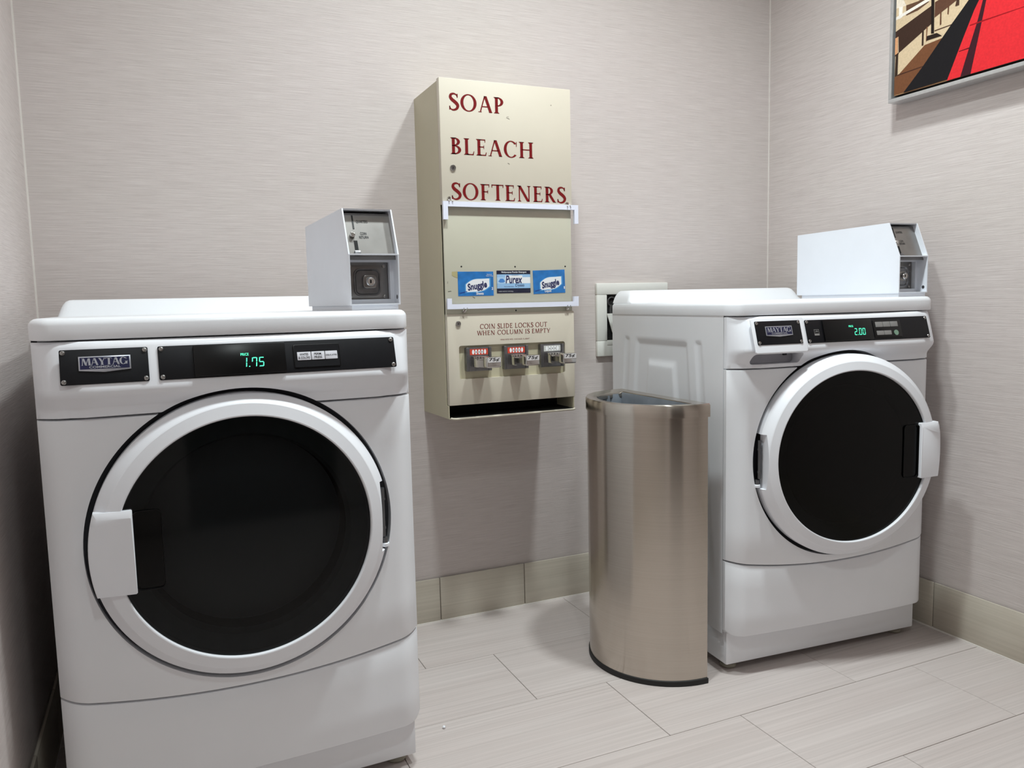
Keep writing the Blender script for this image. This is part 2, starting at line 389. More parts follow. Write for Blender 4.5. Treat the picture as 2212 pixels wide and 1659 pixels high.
        stroke(pts, ws); rect(0.47, 0.76, 0.47+t, 0.99); rect(0.02, 0.01, 0.02+t, 0.24); w = 0.60
    elif ch == 'T': stem(0.32, T, 0, 1, False, True); rect(0.02, 1-t, 0.77, 1); rect(.02, .82, .02+t*.8, 1); rect(.77-t*.8, .82, .77, 1); w = 0.79
    elif ch == 'U': stem(0.1, T, 0.34, 1, True, False); stem(0.72, t+.01, .34, 1, True, False); ring(0.44, 0.36, 0.345, 0.37, 180, 360, T=T*.85); w = 0.90
    elif ch == 'W': par(0.28, 0.02, T); par(0.32, 0.56, t+.01); par(0.78, 0.50, T); par(0.84, 1.08, t+.01); ser(0.1, 1); ser(.56, 1, .12); ser(1.1, 1, .09); w = 1.16
    elif ch == 'Y': stem(0.36, T, 0, 0.45, False, True); par(0.36, 0.05, T, 0.42, 1); par(0.45, 0.74, t+.015, 0.42, 1); ser(0.12, 1); ser(0.76, 1, .09); w = 0.84
    else: w = 0.36
    return P, w
def roman(name, s, rect, material, parent, M, lift=0.0006, T=0.15, t=0.055, thick=0.0, gap=0.06):
    polys, x = [], 0.0
    for ch in s:
        P, w = glyph(ch, T, t)
        polys += [[(a+x, b) for a, b in q] for q in P]; x += w+gap
    ax = [a for q in polys for a, b in q]; X0, Y0, X1, Y1 = rect; x0, x1 = min(ax), max(ax)
    V, F = [], []
    for q in polys:
        i = len(V)
        V += [(X0+(a-x0)/(x1-x0)*(X1-X0), Y0+b*(Y1-Y0), lift) for a, b in q]; F.append(tuple(range(i, i+len(q))))
    o = mk(name, V, F, material, parent, M, recalc=False)
    for p in o.data.polygons:
        if p.normal.z < 0: p.flip()
    return o
def flat(name, polys, materials, parent, M, lift=0.0003, step=0.00006):
    """flat print: coloured shapes lying on one face"""
    V, F, I = [], [], []
    for k, (mi, q) in enumerate(polys):
        i = len(V); V += [(a, b, lift+step*k) for a, b in q]; F.append(tuple(range(i, i+len(q)))); I.append(mi)
    me = bpy.data.meshes.new(name); me.from_pydata(V, [], F)
    for x in materials: me.materials.append(x)
    for p, k in zip(me.polygons, I):
        p.material_index = k
        if p.normal.z < 0: p.flip()
    o = bpy.data.objects.new(name, me); COL.objects.link(o); o.parent = parent; o.matrix_local = M
    return o
SEG = {'0': 'abcdef', '1': 'ef', '2': 'abged', '5': 'afgcd', '7': 'fabc'}
def digits(name, s, rect, parent, M, lift, material, shear=0.12):
    polys = []; x0, y0, x1, y1 = rect; h = y1-y0; n = sum(.62 if c != '.' else .16 for c in s); cell = (x1-x0)/n; x = x0; w = cell*.46; tk = h*.10; g = h*.015
    for c in s:
        if c == '.':
            polys.append([(x-w*.16, y0), (x-w*.16+tk*1.1, y0), (x-w*.16+tk*1.1, y0+tk*1.1), (x-w*.16, y0+tk*1.1)]); x += cell*.16; continue
        H = lambda y, a=x: [(a+g+tk*.4, y), (a+w-g-tk*.4, y), (a+w-g-tk*.8, y+tk), (a+g+tk*.8, y+tk)]
        Vv = lambda a, ya, yb: [(a, ya+g), (a+tk, ya+g+tk*.4), (a+tk, yb-g-tk*.4), (a, yb-g)]
        m_ = y0+h/2
        S = {'a': H(y1-tk), 'g': H(m_-tk/2), 'd': H(y0), 'f': Vv(x, m_, y1), 'e': Vv(x, y0, m_), 'b': Vv(x+w-tk, m_, y1), 'c': Vv(x+w-tk, y0, m_)}
        if c == '1': S['e'] = Vv(x+w-tk*2, y0, m_); S['f'] = Vv(x+w-tk*2, m_, y1)
        polys += [S[k] for k in SEG[c]]; x += cell*.62
    V, F = [], []
    for q in polys:
        i = len(V); V += [(a+(b-y0)*shear, b, lift) for a, b in q]; F.append(tuple(range(i, i+len(q))))
    o = mk(name, V, F, material, parent, M, recalc=False)
    for p in o.data.polygons:
        if p.normal.z < 0: p.flip()
    return o

# ================================================================== room
XL, XR, YF, BH = -0.2266, 2.3047, -3.5, 0.152
def structure(o): o['kind'] = 'structure'; return o
structure(box('wall_back', (XL-.1, 0, 0), (XR+.1, .1, CEIL), WALL))
structure(box('wall_left', (XL-.1, YF, 0), (XL, 0, CEIL), WALL))
structure(box('wall_right', (XR, YF, 0), (XR+.1, 0, CEIL), WALL))
structure(boxes('wall_front', [((XL-.1, YF-.1, 0), (0.25, YF, CEIL)), ((1.17, YF-.1, 0), (XR+.1, YF, CEIL)), ((0.25, YF-.1, 2.06), (1.17, YF, CEIL))], WALL))
structure(box('ceiling', (XL-.1, YF-.1, CEIL), (XR+.1, .1, CEIL+.1), CEILM))
dr = structure(box('door_1', (0.26, YF-.06, 0.005), (1.16, YF-.015, 2.05), DOORWOOD, bevel=.003))
boxes('door_frame', [((0.21, YF-.04, 0), (0.26, YF+.012, 2.10)), ((1.16, YF-.04, 0), (1.21, YF+.012, 2.10)), ((0.26, YF-.04, 2.05), (1.16, YF+.012, 2.10))], DOORWOOD, dr)
tube('door_handle', [(1.08, YF-.01, 1.0), (1.08, YF+.05, 1.0), (0.97, YF+.05, 1.0)], .009, CHROME, dr)
structure(boxes('trim_1', [((XL, -.004, BH), (XL+.004, 0, CEIL)), ((XR-.003, -.003, BH), (XR, 0, CEIL))], CAULK))

# floor: grout bed with separate plank tiles laid in a third offset
fl = structure(box('floor', (XL-.1, YF-.1, -.06), (XR+.1, .1, -.0022), GROUT))
TW, TL, J = 0.3098, 0.6235, 0.0017
rows = [(-0.0165-.3085, 0.735)] + [(-0.325-TW*(k), 0.735+0.2175*k) for k in range(1, 11)]
def tile(x0, y0, x1, y1, k):
    x0, x1, y0, y1 = max(x0, XL), min(x1, XR), max(y0, YF), min(y1, 0)
    if x1-x0 < .01 or y1-y0 < .01: return
    cx_, cy_ = (x0+x1)/2, (y0+y1)/2; dz = random.uniform(-.0004, 0)
    bm = bmesh.new(); bm_box(bm, (x0-cx_+J/2, y0-cy_+J/2, -.006), (x1-cx_-J/2, y1-cy_-J/2, 0), .0008, 1)
    finish('tile', bm, FLOORT, fl, Matrix.Translation((cx_, cy_, dz)), 30)
for k, (yb, xs) in enumerate(rows):
    yt = 0 if k == 0 else rows[k-1][0]
    n0 = math.floor((XL-xs)/TL)
    for i in range(n0, n0+7): tile(xs+i*TL, yb, xs+(i+1)*TL, yt, k)

# tile baseboards
def baseboard(name, a, b, joints, f, material):
    root = structure(mk(name, *f_box(f, a, b, .0, .006, .0, BH-.003), GROUT))
    js = [a]+joints+[b]
    for i in range(len(js)-1):
        bm = bmesh.new(); lo, hi = js[i]+.001, js[i+1]-.001
        p = [f(lo, .004, .003), f(hi, .0115, BH)]
        L_ = [min(p[0][k], p[1][k]) for k in range(3)]; H_ = [max(p[0][k], p[1][k]) for k in range(3)]
        c = [(L_[k]+H_[k])/2 for k in range(3)]
        bm_box(bm, [L_[k]-c[k] for k in range(3)], [H_[k]-c[k] for k in range(3)], .003, 2)
        finish('base_tile', bm, material, root, Matrix.Translation(c), 30)
    bm = bmesh.new(); p = [f(a, .0, -.002), f(b, .0135, .004)]
    bm_box(bm, [min(p[0][k], p[1][k]) for k in range(3)], [max(p[0][k], p[1][k]) for k in range(3)])
    finish('caulk_bead', bm, CAULK, root)
def f_box(f, a, b, d0, d1, z0, z1):
    P = [f(x, d, z) for x in (a, b) for d in (d0, d1) for z in (z0, z1)]
    return P, [(0, 1, 3, 2), (4, 6, 7, 5), (0, 4, 5, 1), (2, 3, 7, 6), (0, 2, 6, 4), (1, 5, 7, 3)]
baseboard('baseboard_back', XL+.012, XR-.012, [.260, .576, .8911, 1.2065, 1.522, 1.838, 2.153], lambda x, d, z: (x, -d, z), BASET)
baseboard('baseboard_right', -3.48, -.0, [-3.34, -3.02, -2.70, -2.385, -2.07, -1.755, -1.43, -1.105, -.7897, -.47, -.155], lambda x, d, z: (XR-d, x, z), BASETY)
baseboard('baseboard_left', -3.48, -.0, [-3.2, -2.88, -2.56, -2.24, -1.92, -1.60, -1.28, -.96, -.64, -.32], lambda x, d, z: (XL+d, x, z), BASETY)

# recessed ceiling lamps and the added fill lamp behind the viewer
for i, (x, y, w) in enumerate(LAMPS):
    r = empty('ceiling_lamp', (x, y, CEIL), 0, ['round recessed ceiling lamp above the coin vending cabinet, nearer the washer', 'round recessed ceiling lamp above the coin vending cabinet, nearer the dryer',
              'round fill lamp added in the ceiling, unseen behind the viewer'][i], 'lamp', 'recessed ceiling lamps')
    lathe('trim_ring', [(.085, 0), (.105, -.001), (.105, -.006), (.088, -.008), (.085, 0)], WPLAS, r, n=48)
    cyl('lens', .085, -.004, -.002, LENS, r, n=48)
    ld = bpy.data.lights.new('lamp_glow', 'AREA'); ld.shape = 'DISK'; ld.size = .165; ld.energy = w; ld.color = LAMP_COL; ld.spread = math.radians(144)
    lo = bpy.data.objects.new('lamp_glow', ld); COL.objects.link(lo); lo.parent = r; lo.location = (0, 0, -.010)

# ================================================================== laundry machines
W, DEP = 0.686, 0.648
MS = 1.05; Z_FLOOR = 0.0513                 # size factor, floor height in pattern units
LX, LY = -0.1424, -0.8091
RX, RY = 1.4928, -0.7524
Z_FOOT, Z_LOW, Z_SEAM, Z_LID, Z_TOP = 0.070, 0.165, 0.889, 1.028, 1.067
DC, DZ, DR = 0.342, 0.644, 0.275            # door centre and radius
def front_v(u):
    d = min(u, W-u); c = 0.055
    v = -.034 if d >= c else -.034*(1-(1-d/c)**2.2)
    return v-.008*max(0, 1-((u-W/2)/.29)**2)
US = [0, .0015, .004, .008, .013, .020, .028, .037, .046, .055]
US = US + [.055+(W-.11)*i/24 for i in range(1, 24)] + [W-u for u in US[::-1]]
def kick(u): return 0.340+0.031*((u-.348)/.343)**2
def panel(name, zlo, zhi, vfun, material, parent, backv=.012, nz=3, inset=.004):
    """closed sheet panel following the bowed front; zlo,zhi functions of u; edges rolled back"""
    bm = bmesh.new(); G = []
    ts = [0, .0, 1, 1]
    for u in US:
        z0, z1 = zlo(u), zhi(u)
        zs = [z0, z0+.0012, z0+inset] + [z0+inset+(z1-z0-2*inset)*k/nz for k in range(1, nz)] + [z1-inset, z1-.0012, z1]
        off = [.006, .0015, 0] + [0]*(nz-1) + [0, .0015, .006]
        G.append([bm.verts.new((u, vfun(u, z)+o_, z)) for z, o_ in zip(zs, off)])
    n = len(G[0])
    for i in range(len(G)-1):
        for k in range(n-1): bm.faces.new((G[i][k], G[i+1][k], G[i+1][k+1], G[i][k+1]))
    B = [(bm.verts.new((g[0].co.x, backv, g[0].co.z)), bm.verts.new((g[0].co.x, backv, g[-1].co.z))) for g in G]
    for i in range(len(G)-1):
        bm.faces.new((G[i][0], B[i][0], B[i+1][0], G[i+1][0])); bm.faces.new((G[i][-1], G[i+1][-1], B[i+1][1], B[i][1]))
        bm.faces.new((B[i][0], B[i][1], B[i+1][1], B[i+1][0]))
    for i in (0, -1): bm.faces.new(G[i]+[B[i][1], B[i][0]])
    return finish(name, bm, material, parent, None, 40)
# console section: slanted control face leaning out, then tucking under
CON = [(Z_SEAM+.0015, .004), (Z_SEAM+.003, 0), (.903, 0), (.910, -.003), (.926, -.018), (.932, -.0225), (.938, -.0240), (.944, -.0232), (1.014, -.0025), (1.021, .0005), (1.0252, .006)]
def con_v(z):
    for (za, va), (zb, vb) in zip(CON, CON[1:]):
        if za <= z <= zb: return va+(vb-va)*(z-za)/(zb-za)
    return 0
SL = Vector((0, -.0025+.0232, 1.014-.944)).normalized()
def con_frame(): return plane_frame((0, -.042-.0232-.0003, .944), (1, 0, 0), SL)
def cs(z): return (z-.944)/SL.z
def console(parent):
    bm = bmesh.new(); G = []
    for u in US:
        e = min(u, W-u); side = 1-(1-min(1, e/.030))**2.5
        base = front_v(u)
        if 0.03 < u < W-.03: base = -.042 if .06 < u < W-.06 else base
        G.append([bm.verts.new((u+(0.0 if 0 < u < W else 0), base+dv*side, z)) for z, dv in CON])
    n = len(CON)
    for i in range(len(G)-1):
        for k in range(n-1): bm.faces.new((G[i][k], G[i+1][k], G[i+1][k+1], G[i][k+1]))
    B = [(bm.verts.new((g[0].co.x, .012, g[0].co.z)), bm.verts.new((g[0].co.x, .012, g[-1].co.z))) for g in G]
    for i in range(len(G)-1):
        bm.faces.new((G[i][0], B[i][0], B[i+1][0], G[i+1][0])); bm.faces.new((G[i][-1], G[i+1][-1], B[i+1][1], B[i][1]))
        bm.faces.new((B[i][0], B[i][1], B[i+1][1], B[i+1][0]))
    for i in (0, -1): bm.faces.new(G[i]+[B[i][1], B[i][0]])
    return finish('console', bm, WPLAS, parent, None, 40)
def lid(parent):
    cor = [(-.003, .012), (-.0015, .003), (.002, -.006), (.008, -.0165), (.015, -.0255), (.023, -.0315), (.033, -.0345)]
    out = [(-.003+.012, DEP), (-.003, DEP-.012)] + cor
    out += [(.033+(W-.066)*i/16, -.0345-.0065*math.sin(PI*i/16)) for i in range(1, 16)]
    out += [(W-a, b) for a, b in cor[::-1]] + [(W+.003, DEP-.012), (W+.003-.012, DEP)]
    bm = bmesh.new(); cxm, cym = W/2, .3
    prof = [(0, Z_LID), (.003, Z_LID), (0, Z_LID+.003), (0, Z_TOP-.013), (.0012, Z_TOP-.0085), (.0045, Z_TOP-.004), (.009, Z_TOP-.0012), (.015, Z_TOP)]
    prof = [(.004, Z_LID), (.0008, Z_LID+.001), (0, Z_LID+.004)] + prof[3:]
    n = len(out); nor = []
    for i in range(n):
        a, b = Vector(out[i-1]), Vector(out[(i+1) % n]); d = (b-a).normalized(); nv = Vector((-d.y, d.x))
        if (Vector((cxm, cym))-Vector(out[i])).dot(nv) < 0: nv = -nv
        nor.append(nv)
    R_ = [[bm.verts.new((out[i][0]+nor[i].x*o_, out[i][1]+nor[i].y*o_, z)) for i in range(n)] for o_, z in prof]
    for k in range(len(R_)-1):
        for i in range(n): bm.faces.new((R_[k][i], R_[k][(i+1) % n], R_[k+1][(i+1) % n], R_[k+1][i]))
    bm.faces.new(R_[0]); bm.faces.new(R_[-1])
    L_ = finish('lid', bm, ENAMEL, parent, None, 40)
    # raised ledge along the back edge
    bm = bmesh.new(); us = []
    def ledge_h(s): return 1-(1-s)**3
    S = [0, .04, .1, .2, .35, .55, .78, 1]
    xs = [(.004+.034*s, ledge_h(s)) for s in S] + [(.2, 1), (.35, 1), (.5, 1)] + [(.682-.040*s, ledge_h(s)) for s in S[::-1]]
    pf = [(.520, 0), (.524, .10), (.545, .80), (.552, .95), (.562, 1), (.640, 1), (.646, .9), (.647, 0)]
    R_ = [[bm.verts.new((x, .60+(v-.60), Z_TOP-.002+.041*h*q)) for v, q in pf] for x, h in xs]
    for i in range(len(R_)-1):
        for k in range(len(pf)-1): bm.faces.new((R_[i][k], R_[i+1][k], R_[i+1][k+1], R_[i][k+1]))
    bmesh.ops.remove_doubles(bm, verts=bm.verts, dist=1e-5)
    finish('back_ledge', bm, ENAMEL, L_, None, 45)
    return L_
def side_relief(parent):
    """stamped left side sheet"""
    bm = bmesh.new(); nv, nz = 110, 130; G = []
    def trap(v, z, top, hw, slope, sm):
        d = min(top-z, (hw+slope*(top-z))-abs(v-.335))
        x = min(1, max(0, d/sm)); return x*x*(3-2*x)
    for i in range(nv+1):
        v = .0126+(DEP-.006-.0126)*i/nv; row = []
        for k in range(nz+1):
            z = Z_LOW+(Z_LID+.003-Z_LOW)*k/nz
            d = 0
            fade = min(1, max(0, (z-.28)/.1))
            d += -.007*(trap(v, z, .958, .150, .10, .020)-trap(v, z, .895, .085, .12, .022))
            lane = trap(v, z, .962, .222, .10, .014)-trap(v, z, 1.2, .198-.026, .10, .014)
            d += -.004*max(0, lane)*(1 if z < .957 else .0)
            row.append(bm.verts.new((-.0004-d*fade, v, z)))
        G.append(row)
    for i in range(nv):
        for k in range(nz): bm.faces.new((G[i][k], G[i][k+1], G[i+1][k+1], G[i+1][k]))
    # return flanges so the sheet is closed at its rim
    return finish('side_panel', bm, ENAMEL, parent, None, 60)
def screw(parent, M, x, y, z, r=.0042, name='screw'):
    o = lathe(name, [(0, -.001), (r, -.001), (r, .0008), (r*.8, .0020), (r*.42, .0026), (r*.40, .0012), (0, .0012)], SCREWM, parent, M @ Matrix.Translation((x, y, z)), 16)
    return o
def badge(con, F, x0, x1, s0, s1):
    cx_ = (x0+x1)/2; h = s1-s0
    prism('brand_badge', [(x0, s0+h*.10), (cx_, s0-h*.03), (x1, s0+h*.10), (x1, s1), (x0, s1)], .002, .0042, XY, SILVI, con, .0005, F)
    b = .0022
    flat('badge_field', [(0, [(x0+b, s0+h*.18), (x1-b, s0+h*.18), (x1-b, s1-b), (x0+b, s1-b)])], [NAVY], con, F, .0045)
    w = x1-x0
    roman('badge_lettering', 'MAYTAG', (x0+w*.055, s0+h*.42, x1-w*.055, s1-h*.13), SILVI, con, F, .0048, .24, .07, gap=.0)
    text('badge_lettering', 'COMMERCIAL', (x0+w*.20, s0+h*.225, x1-w*.20, s0+h*.375), SILVI, con, F, .0048, bold=.02)

def coin_box(parent):
    u0, u1, v0, v1 = .566, .672, -.011, .412
    zb, zm, zt = 1.0775, 1.181, 1.277; vt = .030; th = .0028
    side = [(v0, zb), (v0, zm), (vt, zt), (v1, zt-.003), (v1, zb)]
    bm = bmesh.new()
    bm_prism(bm, side, u0, u0+th, YZ); bm_prism(bm, side, u1-th, u1, YZ)
    bm_box(bm, (u0+th, v0, zb), (u1-th, v1, zb+th)); bm_box(bm, (u0+th, v1-th, zb+th), (u1-th, v1, zt-.004))
    bm_prism(bm, [(vt, zt), (v1, zt-.003), (v1, zt-.003-th), (vt+.001, zt-th)], u0+th, u1-th, YZ)
    bm_box(bm, (u0+th, v0, zm-.0015), (u1-th, v0+.050, zm+.0015))
    # inner bezel of the lower pocket
    bm_box(bm, (u0+th, v0+.034, zm-.014), (u1-th, v0+.050, zm-.0015)); bm_box(bm, (u0+th, v0+.034, zb+th), (u1-th, v0+.050, zb+.012))
    bm_box(bm, (u1-th-.008, v0+.034, zb+.012), (u1-th, v0+.050, zm-.014))
    C = finish('coin_box', bm, COINW, parent)
    C['label'] = 'white painted steel coin box with bare metal coin faces'
    box('mounting_plate', (u0+.004, v0+.004, Z_TOP-.001), (u1-.004, v1-.02, zb), COINW, C)
    # slanted coin face
    Y = Vector((0, vt-v0, zt-zm)).normalized(); n = Vector((1, 0, 0)).cross(Y)
    F = plane_frame(Vector((0, v0, zm))-n*.016, (1, 0, 0), Y); H = (zt-zm)/Y.z
    boxes('coin_face', [((u0+th, -.004, -.0015), (u1-th, H-.002, 0))], STEEL, C, F)
    sx = u0+.0235
    box('coin_slot', (sx-.0016, H*.63, -.0002), (sx+.0016, H*.93, .0009), INK, C, 0, 1, F)
    cyl('return_knob', .0055, 0, .008, CHROME, C, F @ Matrix.Translation((sx-.006, H*.475, 0)), 18, .0015)
    box('return_slot', (sx-.0036, H*.12, -.0002), (sx+.0036, H*.37, .001), DARK, C, 0, 1, F)
    box('return_lever', (sx-.007, H*.04, 0), (sx+.0062, H*.13, .007), STEELD, C, .0015, 2, F)
    text('coin_lettering', 'QUARTERS', (sx+.007, H*.755, sx+.0315, H*.825), INK, C, F, .0006, bold=.012)
    text('coin_lettering', 'COIN\nRETURN', (sx+.009, H*.42, sx+.0285, H*.56), INK, C, F, .0006, bold=.012)
    # vault door with lock
    F2 = FRONT((0, v0+.046, 0))
    box('vault_door', (u0+.006, v0+.046, zb+.008), (u1-.012, v0+.050, zm-.012), STEEL, C, .001)
    vx, vz = u0+.049, zb+.048
    o_, i_ = rrect(vx-.029, vz-.029, vx+.029, vz+.029, .013, 6), rrect(vx-.026, vz-.026, vx+.026, vz+.026, .011, 6)
    V, Fc = [], []; nn = len(o_)
    for q, zz in ((o_, 0), ([((a-vx)*.985+vx, (b-vz)*.985+vz) for a, b in o_], .003), (i_, .003), (rrect(vx-.024, vz-.024, vx+.024, vz+.024, .010, 6), .0008)):
        V += [(a, b, zz+.001) for a, b in q]
    for k in range(3):
        for i in range(nn): Fc.append((k*nn+i, k*nn+(i+1) % nn, (k+1)*nn+(i+1) % nn, (k+1)*nn+i))
    Fc.append(tuple(range(3*nn, 4*nn)))
    mk('vault_ring', V, Fc, STEELD, C, F2, 40)
    prism('lock_plate', rrect(vx-.011, vz-.013, vx+.018, vz+.015, .007), .0015, .010, XY, STEEL, C, .002, F2)
    lathe('lock', [(0, .0), (.0098, 0), (.0098, .014), (.0080, .0158), (.0066, .0150), (.0066, .0138), (0, .0138)], CHROME, C, F2 @ Matrix.Translation((vx+.003, vz+.001, .004)), 28)
    prism('keyhole', rrect(vx+.003-.0016, vz+.001-.0038, vx+.003+.0016, vz+.001+.0038, .0014), .0180, .0186, XY, INK, C, 0, F2)
    for a, b in ((u0+.012, zm-.022), (u1-.020, zm-.022), (u0+.012, zb+.018), (u1-.020, zb+.018)):
        screw(C, F2, a, b, .0, .0042, 'bolt')
    cyl('plug_button', .0045, -.001, .001, STEELD, C, plane_frame((u1-th, v0+.012, zb+.016), (0, 1, 0), (0, 0, 1)) @ Matrix.Rotation(PI, 4, 'X'), 14)
    return C

def door(parent, mirror, hinge_open, glassmat, group_notch):
    """porthole door; local frame at the hinge; handle side opposite to the hinge. sgn=+1: handle on the left"""
    sg = -1.0 if mirror else 1.0
    uc = W-DC if mirror else DC
    hinge = Vector((uc+sg*.272, -.030, DZ))
    D = bpy.data.objects.new('tmp', None)
    Fd = plane_frame((uc, 0, DZ), (1, 0, 0), (0, 0, 1))          # local z = out of the front
    Rm = Matrix.Translation(hinge) @ Matrix.Rotation(hinge_open*(-1 if mirror else 1), 4, 'Z') @ Matrix.Translation(-hinge) @ Fd
    bpy.data.objects.remove(D, do_unlink=True)
    prof = [(.228, .018), (.2735, .018), (DR, .020), (DR, .046), (.2735, .0495), (.2575, .0675), (.2555, .0690), (.2345, .0742), (.2325, .0738), (.2315, .0715), (.2315, .060), (.228, .058)]
    d = lathe('door', prof, WPLAS, parent, Rm, 144, True, 11)
    d['label'] = 'round white porthole door with dark window'
    hs = sg                       # hinge at +x for sg=+1
    cut = box('cut', (min(hs*.2565, hs*.3), -.073, .01), (max(hs*.2565, hs*.3), .073, .1), DARK, None, 0, 1)
    cut.parent = parent; cut.matrix_local = Rm
    boolean(d, cut, 11); drop(cut)
    I = Matrix.Identity(4)
    # hinge hardware inside the notch
    box('hinge_leaf', (hs*.2415, -.073, .020), (hs*.2600, .073, .0255), DARK, d, 0, 1) if hs > 0 else box('hinge_leaf', (-.2600, -.073, .020), (-.2415, .073, .0255), DARK, d, 0, 1)
    Mz = lambda x, y, z: Matrix.Translation((x, y, z)) @ Matrix.Rotation(-PI/2, 4, 'X')
    hx = hs*.2660
    lathe('hinge_pin', [(0, -.046), (.0045, -.046), (.0045, -.031), (.0056, -.031), (.0056, -.026), (.0045, -.026), (.0045, .030), (.0058, .030), (.0058, .034), (.0048, .034), (.0048, .056), (0, .056)], GREYPIN, d, Mz(hx, 0, .038), 20)
    cyl('hinge_foot', .0056, -.062, -.050, GREYPIN, d, Mz(hx-hs*-.004, 0, .034), 16)
    cyl('hinge_cap', .0085, -.070, -.062, WPLAS, d, Mz(hx-hs*-.004, 0, .034), 18, .0012)
    # window, domed a little
    n = 10; pr = [(.2315*i/n, .0660+.0045*(1-(i/n)**2)) for i in range(n+1)]
    lathe('window', pr, glassmat, d, I, 96)
    lathe('inner_ring', [(.2312, .056), (.196, .050), (.190, .030), (.2312, .030)], DRUM, d, I, 72)
    lathe('window_bowl', [(.190, .030), (.188, .0), (.184, -.12), (.170, -.21), (.10, -.235), (0, -.24)] if not mirror else [(.190, .030), (.150, .020), (0, .016)], DARK if mirror else DRUM2, d, I, 64)
    # pull handle: cap following the rim
    hs2 = -sg; zlo, zhi = -.072, .080
    xin = hs2*.2010
    arc = []
    for i in range(15):
        z = zlo+(zhi-zlo)*i/14; arc.append((hs2*math.sqrt((DR+.0006)**2-z*z), z))
    poly = [(xin, zlo+.0018), (xin-hs2*-.002, zlo)] + arc + [(xin-hs2*-.002, zhi), (xin, zhi-.002)]
    bm = bmesh.new()
    def ztop(x): return .0815-.016*max(0, (abs(x)-.2350)/.042)**1.6
    A = [bm.verts.new((x, z, .052)) for x, z in poly]
    def ins(x, z, e):
        xx = x-hs2*e*.6 if abs(x) > .22 else x+hs2*e*.25
        zz = z-e if z > zhi-.02 else (z+e*.25 if z < zlo+.01 else z)
        return xx, zz
    B = [bm.verts.new((x, z, ztop(x)-(.0045 if z > zhi-.004 else .0015))) for x, z in poly]
    Cc = []
    for x, z in poly:
        xx, zz = ins(x, z, .0110 if z > zhi-.02 else .002); Cc.append(bm.verts.new((xx, min(zz, zhi-.0115), ztop(xx))))
    N = len(poly)
    for P_, Q_ in ((A, B), (B, Cc)):
        for i in range(N): bm.faces.new((P_[i], P_[(i+1) % N], Q_[(i+1) % N], Q_[i]))
    bm.faces.new(A); bm.faces.new(Cc)
    h = finish('handle', bm, WPLAS, d, I, 28)
    # finger pocket in the window beside the handle
    px0, px1 = sorted((hs2*.2020, hs2*.1530)); pocket = rrect(px0, zlo+.001, px1, zhi-.004, .010, 5)
    V, F = [], []; nn = len(pocket); mx_ = (px0+px1)/2
    q2 = [((a-mx_)*.90+mx_, b*.955) for a, b in pocket]
    for q, z in ((pocket, .0700), (pocket, .0722), ([((a-mx_)*.96+mx_, b*.985) for a, b in pocket], .0722), (q2, .060)): V += [(a, b, z) for a, b in q]
    for k in range(3):
        for i in range(nn): F.append((k*nn+i, k*nn+(i+1) % nn, (k+1)*nn+(i+1) % nn, (k+1)*nn+i))
    F.append(tuple(range(3*nn, 4*nn)))
    mk('finger_pocket', V, F, GLOSSK, d, I, 35)
    return d

